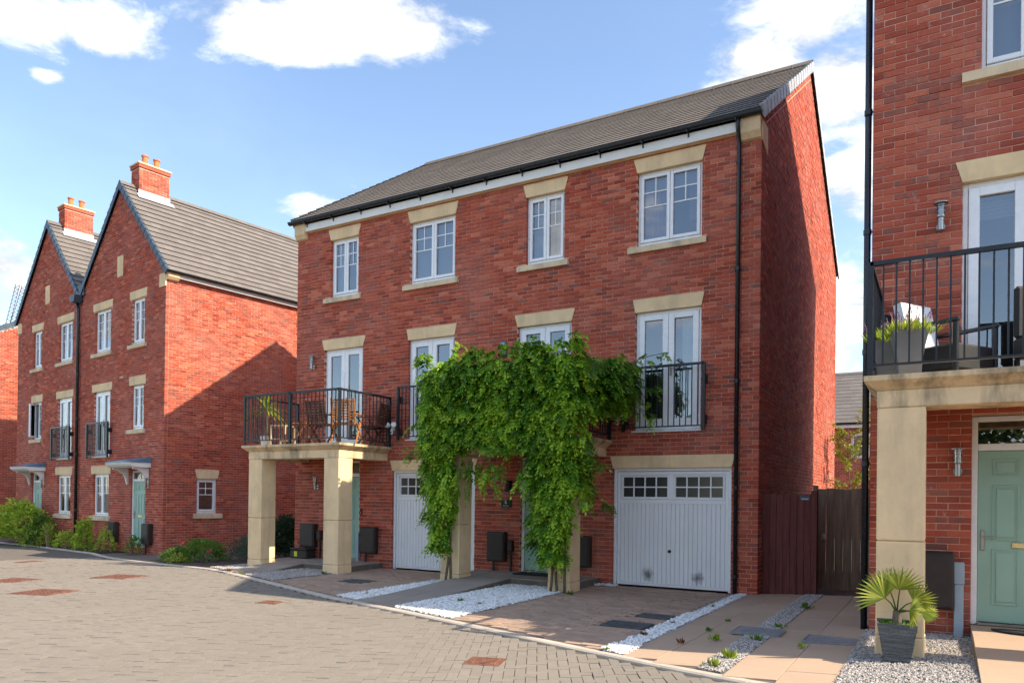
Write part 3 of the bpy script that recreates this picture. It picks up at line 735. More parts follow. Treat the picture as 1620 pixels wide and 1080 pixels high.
def lay(parent, rects, mat, z, single, piece, rest, zfun=None, seed=1, nsingle=300, lo=.0, hi=1.0, tilt=.0025, toneclip=None):
    """the paving pieces that show largest become objects of their own, the rest one mesh"""
    rng = np.random.RandomState(seed); n = len(rects)
    tone = np.clip(rng.normal(.5, .24, n), 0, 1)*(hi-lo)+lo
    V, Fq, T = flat_blocks(rects, tone, z, zfun=zfun, tilt=tilt, rng=rng)
    score = []
    for i, r in enumerate(rects):
        u, v, d = pix((r[0], r[1], hz(r[0]))); inside = -20 < u < 1640 and 0 < v < 1090
        score.append((r[2]*r[3]*1e4)/(max(d, .1)**3) if inside else -1)
    order = np.argsort(score)[::-1]; pick = [i for i in order[:nsingle] if score[i] > 0] if single else []
    ps = set(pick); restidx = [i for i in range(n) if i not in ps]
    for i in pick:
        v = V[i]; c = v.mean(0); me = np_mesh(piece, v-c, BF, mat, np.full(9, tone[i])); o = link(me, piece, parent); o.location = c
    if restidx:
        ri = np.array(restidx); Fq2 = (BF[None]+np.arange(len(ri))[:, None, None]*12).reshape(-1, 4)
        o = link(np_mesh(rest, V[ri].reshape(-1, 3), Fq2, mat, np.repeat(tone[ri], 9)), rest, parent)
        if len(ri) > 1: o['kind'] = 'stuff'
def road_setts():
    th = R(28); c, s = math.cos(th), math.sin(th); rects = []; U = .102
    rng = np.random.RandomState(5)
    for i in range(-330, 150):
        for j in range(-330, 260):
            m = (i-j) % 4
            if m == 0: cx, cy, hx, hy, a = (i+1)*U, (j+.5)*U, U-.0028, U/2-.0028, th
            elif m == 3: cx, cy, hx, hy, a = (i+.5)*U, (j+1)*U, U-.0028, U/2-.0028, th+math.pi/2
            else: continue
            x = cx*c-cy*s-4; y = cx*s+cy*c-4
            if y > kerb_y(x)-.17 or y < -11.5 or x < -27 or x > 6: continue
            d = math.hypot(x-CAM.x, y-CAM.y)
            if d > 24: continue
            u, v, zz = pix((x, y, hz(x)))
            if zz < 1 or u < -60 or u > 1680 or v > 1130: continue
            if any(abs(x-q[0]) < q[2]*.5 and abs(y-q[1]) < q[3]*.5 for q in COVERS): continue
            rects.append((x, y, hx, hy, a))
    lay(road, rects, SETT, -.03, True, 'sett', 'sett_paving', seed=21)
    return len(rects)
COVERS = [(-12.3, -5.45, .42, .40), (-9.9, -6.17, .42, .36), (-11.1, -4.13, .42, .36), (-6.08, -4.93, .14, .13), (-1.23, -6.60, .16, .15), (-17.9, -2.3, .2, .3)]
road_setts()
def drain_cover(x, y, hx, hy, rz, label, ribs=5):
    t = empty('drain_cover', (x, y, hz(x)-.021), rz); tag(t, label, 'drain cover', 'rusty iron covers in the road')
    f = MB(); w = .03; f.bevbox(-hx, hx, -hy, -hy+w, -.03, .004, .004); f.bevbox(-hx, hx, hy-w, hy, -.03, .004, .004); f.bevbox(-hx, -hx+w, -hy+w, hy-w, -.03, .004, .004); f.bevbox(hx-w, hx, -hy+w, hy-w, -.03, .004, .004); f.bevbox(-hx-.05, hx+.05, -hy-.05, hy+.05, -.03, -.0045, .002); f.build('frame', IRON, t)
    l = MB(); l.box(-hx+w, hx-w, -hy+w, hy-w, -.02, -.003); n = max(2, int(ribs)); 
    for i in range(n):
        for j in range(n):
            a = -hx+w+.012+(2*hx-2*w-.012)*i/n; b = -hy+w+.012+(2*hy-2*w-.012)*j/n
            l.box(a, a+(2*hx-2*w)/n-.02, b, b+(2*hy-2*w)/n-.02, -.0031, .003)
    l.build('lid', IRON, t); return t
for c, lb, n, rz in zip(COVERS, ('large rusty iron cover cut by the left edge of the photo', 'square rusty grid cover nearest the bottom left of the road', 'rusty iron cover in the road in front of the gabled house', 'small rusty cover in the road before the chairs balcony', 'small square rusty lid nearest the camera in the road', 'thin far drain cover by the left house kerb'), (7, 7, 7, 3, 1, 4), (.49,)*6):
    drain_cover(c[0], c[1], c[2]*.82, c[3]*.82, .49*0+.28, lb, n)
# kerb stones follow the curve
kerb = empty('kerb'); tag(kerb, kind='structure')
def kerbs():
    x = 6.5; n = 0
    while x > -28:
        x2 = x-.87; p = Vector((x, kerb_y(x), 0)); q = Vector((x2, kerb_y(x2), 0)); d = (q-p).normalized(); p = p+d*.003; q = q-d*.003; nn = Vector((-d.y, d.x, 0)); 
        if nn.y > 0: nn = -nn
        mb = MB(); w = .115; za, zb = hz(p.x), hz(q.x); tp = -.006; b = .012
        prof = [(0, -.12), (0, tp-.003), (b, tp), (w-b*1.6, tp), (w, tp-b*1.3), (w, -.12)]
        for (a0, z0), (a1, z1) in zip(prof[:-1], prof[1:]):
            mb.quad(p+nn*a0+Vector((0, 0, za+z0)), q+nn*a0+Vector((0, 0, zb+z0)), q+nn*a1+Vector((0, 0, zb+z1)), p+nn*a1+Vector((0, 0, za+z1)))
        for e, zz in ((p, za), (q, zb)):
            k = len(mb.v); mb.v += [tuple(e+nn*a+Vector((0, 0, zz+z))) for a, z in prof]; mb.f.append(tuple(range(k, k+6)))
        o = mb.build('kerb_stone', KERB, kerb); x = x2; n += 1
kerbs()
OFF = -5.19
def pathz(x0, x1):
    """ramp rising from the kerb to the doorstep"""
    def f(X, Y): 
        k = x0; t = np.clip((Y-k)/(-.8-k), 0, 1); return HZ(X)+.125*t*t*(3-2*t)
    return f
def drive_blocks(xa, xb, ya, label_parent, seed, mat=None):
    rects = []; r = 0; y = ya
    while y > -7:
        off = .1 if r % 2 else 0; x = xa-off
        while x < xb:
            a, b = max(x, xa)+.002, min(x+.2, xb)-.002
            if b-a > .04:
                m = (a+b)/2
                if y-.1 > kerb_y(m)+.01 and not any(abs(m-q[0]) < q[2] and abs(y-.05-q[1]) < q[3] for q in DCOV): rects.append((m, y-.05, (b-a)/2, .048, 0))
            x += .2
        y -= .1; r += 1
    return rects
DCOV = [(-.78, -3.95, .30, .27), (-.70, -3.08, .25, .2), (-6.75, -2.25, .30, .24)]
rB = drive_blocks(-2.85, -.42, -.02, None, 1); rA = drive_blocks(-2.85+OFF, -.42+OFF, -.02, None, 2)
dB = strip_mesh('driveway', BLOCKJ, [(x, kerb_y(x)+.0, -.02) for x in (-2.87, -1.6, -.42)], -.014); dA = strip_mesh('driveway', BLOCKJ, [(x+OFF, kerb_y(x+OFF), -.02) for x in (-2.87, -1.6, -.42)], -.014)
lay(dB, rB, BLOCK, 0, True, 'paving_block', 'block_paving', seed=31, nsingle=300); lay(dA, rA, BLOCK, 0, True, 'paving_block', 'block_paving', seed=32, nsingle=60)
def flags(xcuts, ya, ylen, mat, parent, zf, lo=0, hi=1, ymin=None, seed=1, stagger=.3, n=300):
    rects = []
    for k, (a, b) in enumerate(zip(xcuts[:-1], xcuts[1:])):
        y = ya+(stagger if k % 2 else 0)*0
        first = True; L0 = ylen*(.5 if (k % 2 and stagger) else 1)
        while True:
            lim = kerb_y((a+b)/2)+.01 if ymin is None else ymin
            y2 = max(y-L0, lim); L0 = ylen
            if y-y2 < .05: break
            m = (a+b)/2
            if not any(abs(m-q[0]) < q[2] and y2 < q[1] < y for q in ()): rects.append((m, (y+y2)/2, (b-a)/2-.003, (y-y2)/2-.003, 0))
            y = y2
    lay(parent, rects, mat, 0, True, 'paving_slab', 'slabs', zf, seed=seed, nsingle=n, tilt=.0012)
for o in (0, OFF):
    p = empty('path'); tag(p, kind='structure'); ks = kerb_y(-4.6+o)+.05; zf = pathz(ks, 0)
    flags([-5.05+o, -4.59+o, -4.13+o], -1.1, .6, FLAGG, p, zf, seed=41)
    flags([-5.45+o, -4.9+o, -4.4+o, -3.9+o, -3.4+o, -2.85+o], -.002, .55, FLAGG, p, zf, ymin=-1.1, seed=42, stagger=0)
    # ramp body under the slabs
    mb = MB(); n = 14
    for i in range(n):
        ya, yb = -.0-(1.1)*i/n, -(1.1)*(i+1)/n
        z = lambda y: float(zf(np.array(-4.5+o), np.array(y)))-.012
        mb.box(-5.45+o, -2.85+o, yb, ya, -.2, float(z(yb)))
    for i in range(n):
        ya, yb = -1.1+(ks+1.05)*i/n, -1.1+(ks+1.05)*(i+1)/n; mb.box(-5.05+o, -4.13+o, yb, ya, -.2, float(z(yb)))
    mb.build('ramp_base', BLOCKJ, p)
# right-hand shared slab drive
rd = empty('driveway'); tag(rd, kind='structure')
for cuts, sd in (([-.14, .25, .72], 51), ([1.0, 1.46, 1.9], 52)):
    flags(cuts, .22, .94, FLAG, rd, None, seed=sd, stagger=1)
b_ = strip_mesh('driveway', BLOCKJ, [(x, kerb_y(x), .2) for x in (-.16, .8, 1.92)], -.014)
# step path of the right-hand house
pc = empty('path'); tag(pc, kind='structure')
def pcz(X, Y):
    t = np.clip((Y+6.2)/2.2, 0, 1); return HZ(X)+.13*t
flags([2.93, 3.55, 4.2], -3.3, .85, FLAG, pc, pcz, seed=61, stagger=0)
mb = MB()
for i in range(10):
    ya = -3.302-.36*i; yb = ya-.36; mb.box(2.932, 4.2, yb, ya, -.1, hz(3.4)+.13*min(1, max(0, (yb+6.2)/2.2))-.012)
mb.build('ramp_base', FLAGG, pc)
def inspection_cover(x, y, hx, hy, mat, label, dz=.0, ribs=True):
    t = empty('inspection_cover', (x, y, hz(x)+dz)); tag(t, label, 'inspection cover', 'grey inspection covers set in the drives')
    f = MB(); w = .022; f.bevbox(-hx, hx, -hy, -hy+w, -.03, .006, .003); f.bevbox(-hx, hx, hy-w, hy, -.03, .006, .003); f.bevbox(-hx, -hx+w, -hy+w, hy-w, -.03, .006, .003); f.bevbox(hx-w, hx, -hy+w, hy-w, -.03, .006, .003); f.build('frame', mat, t)
    l = MB(); l.bevbox(-hx+w+.003, hx-w-.003, -hy+w+.003, hy-w-.003, -.03, .0025, .003)
    if ribs:
        for i in range(7):
            for j in range(5): a = -hx+.05+(2*hx-.1)*i/7; b = -hy+.04+(2*hy-.08)*j/5; l.box(a, a+.03, b, b+.02, .0025, .007)
    l.build('lid', mat, t); return t
inspection_cover(-.78, -3.95, .28, .22, IRONG, 'dark ribbed cover in the block drive of the right garage', .003)
inspection_cover(-.70, -3.08, .23, .15, IRONG, 'smaller dark cover nearer the right garage door', .003)
inspection_cover(-6.75, -2.25, .28, .2, IRONG, 'dark cover in the block drive of the left garage', .003)
inspection_cover(.83, -3.93, .27, .21, COVG, 'flat grey cover across the gravel strip of the slab drive', .03, False)
inspection_cover(1.64, -4.2, .27, .22, COVG, 'flat grey cover in the slab drive beside the potted palm', .012, False)

# ---- gravel
OCT = np.array([(1, 0, 0), (-1, 0, 0), (0, 1, 0), (0, -1, 0), (0, 0, 1), (0, 0, -1)], float)
OCF = np.array([(0, 2, 4), (2, 1, 4), (1, 3, 4), (3, 0, 4), (2, 0, 5), (1, 2, 5), (3, 1, 5), (0, 3, 5)])
def pebbles(name, label, mat, areas, r, dens, seed, zf=None, cat='gravel'):
    rng = np.random.RandomState(seed); P = []
    for (x0, x1, y0, y1) in areas:
        n = int((x1-x0)*abs(y1-y0)*dens); x = rng.uniform(x0, x1, n); y = rng.uniform(y0, y1, n)
        ky = np.interp(x, KX, KY); k = y > ky+.012; P.append(np.stack([x[k], y[k]], 1))
    P = np.concatenate(P); n = len(P); sz = rng.uniform(.6, 1.25, (n, 1))*r*np.stack([rng.uniform(.8, 1.3, n), rng.uniform(.7, 1.1, n), rng.uniform(.5, .8, n)], 1)
    an = rng.uniform(0, 2*math.pi, n); tl = rng.normal(0, .4, n); V = OCT[None]*(1+rng.normal(0, .12, (n, 6, 1)))*sz[:, None, :]
    c, s = np.cos(tl)[:, None], np.sin(tl)[:, None]; x, z = V[:, :, 0]*c-V[:, :, 2]*s, V[:, :, 0]*s+V[:, :, 2]*c; y = V[:, :, 1]
    c, s = np.cos(an)[:, None], np.sin(an)[:, None]
    heap = rng.uniform(0, 1, n)*r*.9
    Z = HZ(P[:, 0])+heap+.002
    V = np.stack([x*c-y*s+P[:, 0:1], x*s+y*c+P[:, 1:2], z+Z[:, None]], -1)
    me = np_mesh(name, V.reshape(-1, 3), (OCF[None]+np.arange(n)[:, None, None]*6).reshape(-1, 3), mat, np.repeat(np.clip(rng.normal(.55, .28, n), 0, 1), 8))
    return tag(link(me, name), label, cat, kind='stuff')
GB1 = simple('gravel_bed_white', (.45, .45, .46), .95, .3, 60, .8, 80, bdist=.02); GB2 = simple('gravel_bed_grey', (.20, .19, .18), .95, .4, 60, .8, 80, bdist=.02)
def bed(mat, x0, x1, y0, y1):
    return strip_mesh('gravel_bed', mat, [(x0+(x1-x0)*i/4, max(y0, kerb_y(x0+(x1-x0)*i/4)+.003), y1) for i in range(5)], -.006)
bed(GB1, -4.13, -2.87, -7, -1.1); bed(GB1, -5.62, -5.05, -7, -1.1); bed(GB1, -.42, -.14, -7, .0); bed(GB2, .72, 1.0, -7, .2); bed(GB2, 1.9, 2.93, -7.5, -3.3)
bed(GB2, -4.13+OFF, -2.87+OFF, -7, -1.1); bed(GB2, -5.9+OFF, -5.05+OFF, -7, -1.1)
pebbles('white_gravel', 'bright white pebbles in the bed below the leafy climber and the thin strips', PEBW, [(-4.13, -2.87, -5.2, -1.1), (-5.62, -5.05, -4.4, -1.1), (-.40, -.16, -6, -2.6), (-.31, -.15, -2.6, -.05), (-.44, -.12, -5.8, -5.2), (-2.85, -2.45, -.25, -.02)], .021, 2300, 71)
pebbles('grey_gravel', 'grey mixed gravel round the potted palm and between the drive slabs', PEBG, [(.72, 1.0, -6.2, .2), (1.9, 2.93, -7.2, -3.3)], .0135, 4200, 72)
pebbles('pale_gravel', 'pale grey gravel beside the left portico column', PEBG, [(-4.13+OFF, -2.87+OFF, -4.0, -1.1), (-5.9+OFF, -5.05+OFF, -3, -1.1)], .016, 2200, 73)

# ================================================================== houses
YL = -0.140620194
KL = Vector((-17.024, .8875, 0)); DL = Vector((math.cos(YL), math.sin(YL), 0)); NL = Vector((-math.sin(YL), math.cos(YL), 0))
def plain_wall(house, q, mat=None):
    mb = MB(); mb.quad(*q); return mb.build('wall', mat or MORTAR, house)
def gable_roof(house, x0, x1, depth, ez, rz_, mat, n, vr=None, vl=None, seed=0, eo=.17):
    """ridge along x"""
    yr = depth/2; rise = rz_-ez; run = yr+eo; ln = math.hypot(rise, run); S = Vector((0, run, rise))/ln; Nn = Vector((0, -rise, run))/ln; S2 = Vector((0, -run, rise))/ln; N2 = Vector((0, rise, run))/ln
    mb = MB(); u = .03
    for s, n_, y0 in ((S, Nn, -eo), (S2, N2, depth+eo)):
        a = Vector((x0-.03, y0, ez)); b = Vector((x1+.03, y0, ez)); t = s*ln
        mb.quad(a-n_*u, b-n_*u, b+t-n_*u, a+t-n_*u); mb.quad(a-n_*.004, b-n_*.004, b+t-n_*.004, a+t-n_*.004)
    roof = mb.build('roof', GUTTER, house); g = ln/n
    roof_slope(roof, (x0-.05, -eo, ez), (1, 0, 0), x1-x0+.1, S, Nn, n, g, mat, seed); roof_slope(roof, (x0-.05, depth+eo, ez), (1, 0, 0), x1-x0+.1, S2, N2, n, g, mat, seed+1)
    ridge_tiles(roof, (x0-.06, yr, rz_+.05), (x1+.06, yr, rz_+.05), .13, mat)
    if vr:
        verge_caps(roof, (x1+.05, -eo, ez), S, Nn, (1, 0, 0), n, g, vr, seed=seed); verge_caps(roof, (x1+.05, depth+eo, ez), S2, N2, (1, 0, 0), n, g, vr, seed=seed)
    if vl:
        verge_caps(roof, (x0-.05, -eo, ez), S, Nn, (-1, 0, 0), n, g, vl, seed=seed); verge_caps(roof, (x0-.05, depth+eo, ez), S2, N2, (-1, 0, 0), n, g, vl, seed=seed)
    return roof
def eaves(house, x0, x1, z=7.805, y=-.105, kn=True):
    mb = MB(); mb.bevbox(x0, x1, y, y+.022, z, z+.17, .003); mb.build('fascia', CREAMP, house)
    mb = MB(); mb.box(x0, x1, y+.022, -.0, z+.03, z+.05); mb.prism([(x0, -.001, z-.012), (x0, -.02, z-.012), (x0, -.05, z+.01), (x0, -.05, z+.028), (x0, -.001, z+.028)], (x1-x0, 0, 0)); mb.build('soffit', STONE, house, fix=True)
def kneeler(house, xa, xb, side):
    """stone corbel at the foot of the gable"""
    mb = MB(); mb.prism([(xa, .0, 7.64), (xa, -.06, 7.66), (xa, -.125, 7.76), (xa, -.125, 8.0), (xa, .0, 8.0)], (xb-xa, 0, 0)); mb.build('kneeler', STONE, house, fix=True)
    x = xb if side > 0 else xa; mb = MB(); o = .018*side
    mb.prism([(x-o, -.003, 7.64), (x-o, .42, 7.52), (x-o, .42, 7.98), (x-o, -.003, 7.98)], (2*o, 0, 0)); mb.build('kneeler', STONE, house, fix=True)
def downpipe(house, pts, r=.036, brackets=(), name='downpipe', wall=None):
    mb = MB(); mb.tube(pts, r, 12); o = mb.build(name, GUTTER, house, smooth=True)
    b = MB()
    for p in brackets:
        b.cyl((p[0], p[1], p[2]-.03), (p[0], p[1], p[2]+.03), r+.008, n=12); w = wall or (0, 1); b.cyl((p[0], p[1], p[2]), (p[0]+w[0]*.07, p[1]+w[1]*.07, p[2]), .012, n=6)
    if brackets: b.build('pipe_collars', GUTTER, house)
    return o
def front_unit(house, o, key, juliet=True, dressW=(), dressW4=(), dF3=(), dF4=(), dirty=False, gar=True):
    """one house of the pair in its own openings; returns the openings for the brickwork"""
    F = I4
    ops = [(-4.56, -3.55, .13, 2.40), (-2.6, -.445, -.05, 2.15), (-2.6, -.445, 2.15, 2.37, -2.67, -.42), (-4.665, -3.485, 2.66, 4.97), (-4.665, -3.485, 4.97, 5.20, -4.735, -3.46),
           (-2.2, -.99, 2.79, 4.97), (-2.2, -.99, 4.97, 5.2, -2.25, -.965), (-4.5, -3.66, 6.17, 7.51), (-4.5, -3.66, 7.51, 7.75, -4.575, -3.63), (-2.19, -1.0, 6.17, 7.51), (-2.19, -1.0, 7.51, 7.76, -2.26, -.965),
           (-4.68, -3.565, 6.05, 6.17), (-2.352, -.907, 6.05, 6.17)]
    ops = [tuple(v+o if i in (0, 1, 4, 5) else v for i, v in enumerate(q)) for q in ops]
    front_door(house, F, -4.56+o, -3.55+o, .13, 2.40)
    if gar: garage(house, F, -2.6+o, -.445+o, 2.15, GARAGE_S if dirty else GARAGE, dirty)
    lintel(house, F, -2.6+o, -.445+o, 2.15, 2.37, .06, mid=True)
    french(house, F, -4.665+o, -3.485+o, 2.675, 4.97, dF3, cill=False); lintel(house, F, -4.665+o, -3.485+o, 4.97, 5.20, .07)
    french(house, F, -2.2+o, -.99+o, 2.84, 4.97, dF4); lintel(house, F, -2.2+o, -.99+o, 4.97, 5.20, .05)
    window(house, F, -4.5+o, -3.66+o, 6.18, 7.51, dressW); lintel(house, F, -4.5+o, -3.66+o, 7.51, 7.75, .07); sill(house, F, -4.68+o, -3.565+o, 6.05, 6.172)
    window(house, F, -2.19+o, -1.0+o, 6.18, 7.51, dressW4); lintel(house, F, -2.19+o, -1.0+o, 7.51, 7.76, .07); sill(house, F, -2.352+o, -.907+o, 6.05, 6.172)
    if juliet:
        x0, x1 = -2.36+o, -.90+o
        railing(house, F, [((x0, -.13), (x1, -.13))], 2.80, 3.96, .105, 'juliet_railing', posts=((x0, -.13), (x1, -.13)), low=.06)
        for x in (x0, x1):
            for z in (2.98, 3.68):
                m = MB(); m.box(x-.03, x+.03, -.11, .004, z-.07, z+.07); m.build('wall_bracket', BLACK, house)
    return ops
# ---- the pair in the middle
main = empty('semi_detached_house'); tag(main, 'pair of three-storey red brick houses with white garages in the middle of the photo', 'house')
MX0, DEP, EZ, RZ = -10.75, 10.2, 8.085, 11.50
opsA = front_unit(main, OFF, 'main', True, ('L',), ('blind',), (), ())
opsB = front_unit(main, 0, 'main', True, ('L', 'R', 'blindtop'), ('LM', 'RM', 'blindtop'), ('L',), ('R',), dirty=True)
F0 = Matrix.Translation((MX0, 0, 0))
brick_wall(main, -MX0, -.25, lambda u: 7.90, [tuple(v-MX0 if i in (0, 1, 4, 5) else v for i, v in enumerate(q)) for q in opsA+opsB], F0, 'main', trimR=1, seed=1)
FS = frame((0, 0, 0), (0, 1, 0), (-1, 0, 0))
slope = (RZ-EZ)/(DEP/2+.17)
gt = lambda y: EZ+(min(y, DEP-y)+.17)*slope-.06
brick_wall(main, DEP, -.25, gt, [], FS, 'main', trimL=0, breaks=(DEP/2,), seed=2)
plain_wall(main, [(MX0, 0, -.2), (MX0, DEP, -.2), (MX0, DEP, gt(DEP)), (MX0, 0, gt(0))], MORTAR); plain_wall(main, [(MX0, 0, gt(0)), (MX0, DEP, gt(0)), (MX0, DEP/2, gt(DEP/2)), (MX0, DEP/2, gt(DEP/2))])
plain_wall(main, [(MX0, DEP, -.2), (0, DEP, -.2), (0, DEP, 8), (MX0, DEP, 8)])
gable_roof(main, MX0, 0, DEP, EZ, RZ, TILE, 19, VERGE_G, VERGE_G, 3)
eaves(main, MX0+.33, -.33); kneeler(main, -.33, .0, 1); kneeler(main, MX0, MX0+.33, -1)
vl = MB()
for y0, y1 in ((.35, DEP/2), (DEP-.35, DEP/2)):
    vl.prism([(-.004, y0, gt(y0)-.30), (-.004, y1, gt(y1)-.30), (-.004, y1, gt(y1)-.282), (-.004, y0, gt(y0)-.282)], (.012, 0, 0))
vl.build('verge_string', MORTAR, main, fix=True)
gutter(main, MX0-.12, .03, -.175, 8.055)
gb = MB()
for i in range(13): x = MX0+.4+i*.83; gb.box(x-.012, x+.012, -.235, -.105, 7.962, 7.99); gb.box(x-.012, x+.012, -.12, -.105, 7.90, 7.99)
gb.build('gutter_brackets', GUTTER, main)
downpipe(main, [(-.36, -.175, 7.99), (-.36, -.175, 7.90), (-.36, -.14, 7.80), (-.36, -.07, 7.66), (-.36, -.055, 7.56), (-.36, -.055, .0)], .037, [(-.36, -.055, z) for z in (7.3, 5.5, 3.6, 1.8, .3)])
SA = portico(main, I4, -10.58, -7.92, 2.36); SB = portico(main, I4, -10.58-OFF, -7.92-OFF, 2.36)
for o in (OFF, 0):
    x0, x1, y1 = -5.39+o-.06, -2.73+o+.06, -1.54-.06
    railing(main, I4, [((x0, -.02), (x0, y1)), ((x0, y1), (x1, y1)), ((x1, y1), (x1, -.02))], SA, SA+1.10, .112, 'balcony_railing', posts=((x0, y1), (x1, y1), ((x0+x1)/2, y1), (x0, -.04), (x1, -.04)))
# ---- right-hand house (same house type, seen at the edge of the photo)
rh = empty('semi_detached_house', (12.68, -3.30, .13)); tag(rh, 'close red brick house at the right edge with a stone balcony over its green door', 'house')
opsC = front_unit(rh, OFF, 'right', False, ('blind',), (), ('blindtop',), ())
XC1 = -5.3
brick_wall(rh, XC1-MX0, -.35, lambda u: 7.90, [tuple(v-MX0 if i in (0, 1, 4, 5) else v for i, v in enumerate(q)) for q in opsC], F0, 'right', seed=5)
DC = 9.6; RZC = EZ+(DC/2+.17)*slope; gtc = lambda y: EZ+(min(y, DC-y)+.17)*slope-.06
plain_wall(rh, [(MX0, 0, -.3), (MX0, DC, -.3), (MX0, DC, gtc(DC)), (MX0, 0, gtc(0))], BRICK); plain_wall(rh, [(MX0, 0, gtc(0)), (MX0, DC, gtc(0)), (MX0, DC/2, gtc(DC/2)), (MX0, DC/2, gtc(DC/2))], BRICK)
plain_wall(rh, [(MX0, DC, -.3), (XC1, DC, -.3), (XC1, DC, 8), (MX0, DC, 8)], BRICK); plain_wall(rh, [(XC1, 0, -.3), (XC1, DC, -.3), (XC1, DC, 8), (XC1, 0, 8)], BRICK)
gable_roof(rh, MX0, XC1, DC, EZ, RZC, TILE, 18, VERGE_G, VERGE_G, 9); eaves(rh, MX0+.33, XC1); kneeler(rh, MX0, MX0+.33, -1); gutter(rh, MX0-.1, XC1, -.175, 8.055)
downpipe(rh, [(MX0-.055, .06, 8.0), (MX0-.055, .06, -.2)], .036, [(MX0-.055, .06, z) for z in (7.4, 6.0, 4.6, 3.2, 1.9, .3)], wall=(1, 0))
SC = portico(rh, I4, -10.58, -7.92, 2.36, base=0)
x0, x1, y1 = -10.64, -7.86, -1.60
railing(rh, I4, [((x0, -.02), (x0, y1)), ((x0, y1), (x1, y1)), ((x1, y1), (x1, -.02))], SC, SC+1.10, .112, 'balcony_railing', posts=((x0, y1), (x1, y1), (x0, -.04)))

# ---- the two gabled houses on the left
def gabled(name, label, org, wd, ops, key, side=False, seed=0, sideops=(), ez=8.05, rz_=11.38, eo=.2, depth=10.2):
    h = empty(name, org, YL); tag(h, label, 'house', 'gabled houses on the left')
    F = Matrix.Translation((-wd, 0, 0)); m = wd/2
    top = lambda u: ez-.05+min(u+eo, wd-u+eo)*((rz_-ez)/(m+eo))-.06
    brick_wall(h, wd, -.5, top, [tuple(v+wd if i in (0, 1, 4, 5) else v for i, v in enumerate(q)) for q in ops], F, key, trimR=1 if side else None, breaks=(m,), seed=seed)
    if side:
        brick_wall(h, depth, -.5, lambda u: 8.0, sideops, FS, key, trimL=0, seed=seed+50)
    else: plain_wall(h, [(0, 0, -.4), (0, depth, -.4), (0, depth, 8), (0, 0, 8)])
    plain_wall(h, [(-wd, 0, -.4), (-wd, depth, -.4), (-wd, depth, 8), (-wd, 0, 8)]); plain_wall(h, [(-wd, depth, -.4), (0, depth, -.4), (0, depth, 8), (-wd, depth, 8)]); plain_wall(h, [(-wd, depth, 8), (0, depth, 8), (-m, depth, 11.2), (-m, depth, 11.2)])
    rise = rz_-ez; run = m+eo; ln = math.hypot(rise, run); g = ln/16; mb = MB(); roof = None
    SR = Vector((-run, 0, rise))/ln; NR = Vector((rise, 0, run))/ln; SL = Vector((run, 0, rise))/ln; NLs = Vector((-rise, 0, run))/ln
    for s, n_, x in ((SR, NR, eo), (SL, NLs, -wd-eo)):
        a = Vector((x, -.05, ez)); b = Vector((x, depth+.05, ez)); t = s*ln
        mb.quad(a-n_*.03, b-n_*.03, b+t-n_*.03, a+t-n_*.03); mb.quad(a-n_*.004, b-n_*.004, b+t-n_*.004, a+t-n_*.004)
    roof = mb.build('roof', GUTTER, h)
    if key != 'left2' or True:
        roof_slope(roof, (eo, -.07, ez), (0, 1, 0), depth+.14, SR, NR, 16, g, TILE2, seed, th=.034); roof_slope(roof, (-wd-eo, -.07, ez), (0, 1, 0), depth+.14, SL, NLs, 16, g, TILE2, seed+1, th=.034)
    ridge_tiles(roof, (-m, -.08, rz_+.05), (-m, depth+.08, rz_+.05), .13, TILE2)
    verge_caps(roof, (eo, -.07, ez), SR, NR, (0, -1, 0), 16, g, VERGE, .13); verge_caps(roof, (-wd-eo, -.07, ez), SL, NLs, (0, -1, 0), 16, g, VERGE, .13)
    # chimney
    c = empty('chimney', parent=h); cw, y0, y1 = .27, .42, 1.40; zc0, zc1 = 10.75, 12.0
    for (Fc, w_, sd) in ((frame((-m-cw, y0, 0), (1, 0, 0), (0, 1, 0)), 2*cw, 1), (frame((-m+cw, y0, 0), (0, 1, 0), (-1, 0, 0)), y1-y0, 2)):
        brick_wall(c, w_, zc0, lambda u: zc1, [], Fc, key+'c', trimL=0 if sd == 2 else None, trimR=1 if sd == 1 else None, dens_flash=.03, seed=seed+sd+70)
    q = MB(); q.box(-m-cw+.012, -m+cw-.012, y0+.012, y1-.012, zc0, zc1); q.build('core', MORTAR, c)
    q = MB(); q.bevbox(-m-cw-.03, -m+cw+.03, y0-.03, y1+.03, zc1-.002, zc1+.10, .005); o = q.build('corbel_course', BRICK, c); add_tone(o.data, [.7]*len(o.data.polygons))
    q = MB(); q.bevbox(-m-cw-.055, -m+cw+.055, y0-.055, y1+.055, zc1+.10, zc1+.155, .01); q.build('cap', STONE, c)
    for yy in (.72, 1.10):
        q = MB(); q.lathe([(.105, 0), (.105, .03), (.095, .04), (.088, .3), (.112, .315), (.112, .36), (.085, .36), (.08, .05)], (-m, yy, zc1+.155), 18); q.build('chimney_pot', TERRA, c, smooth=False)
    q = MB()
    for xx, s_ in ((-m+cw+.012, 1), (-m-cw-.012, -1)):
        zr = rz_-(cw+.012)*rise/run; q.box(min(xx, xx-.012*s_), max(xx, xx-.012*s_), y0-.03, y1+.03, zr-.02, zr+.20)
    o1 = SR*-.0
    a = Vector((-m+cw+.012, y0-.10, rz_-(cw)*rise/run)) + NR*.05; q.quad(a, a+Vector((0, y1-y0+.2, 0)), a+Vector((0, y1-y0+.2, 0))-SR*.24, a-SR*.24)
    q.build('lead_apron', LEAD, c)
    # stone name panel high in the gable and kneelers
    q = MB(); q.bevbox(-m-.20, -m+.18, -.02, .03, 8.42, 9.10, .02); q.bevbox(-m-.06, -m+.04, -.028, .0, 8.55, 8.97, .01); q.build('gable_panel', STONE, h)
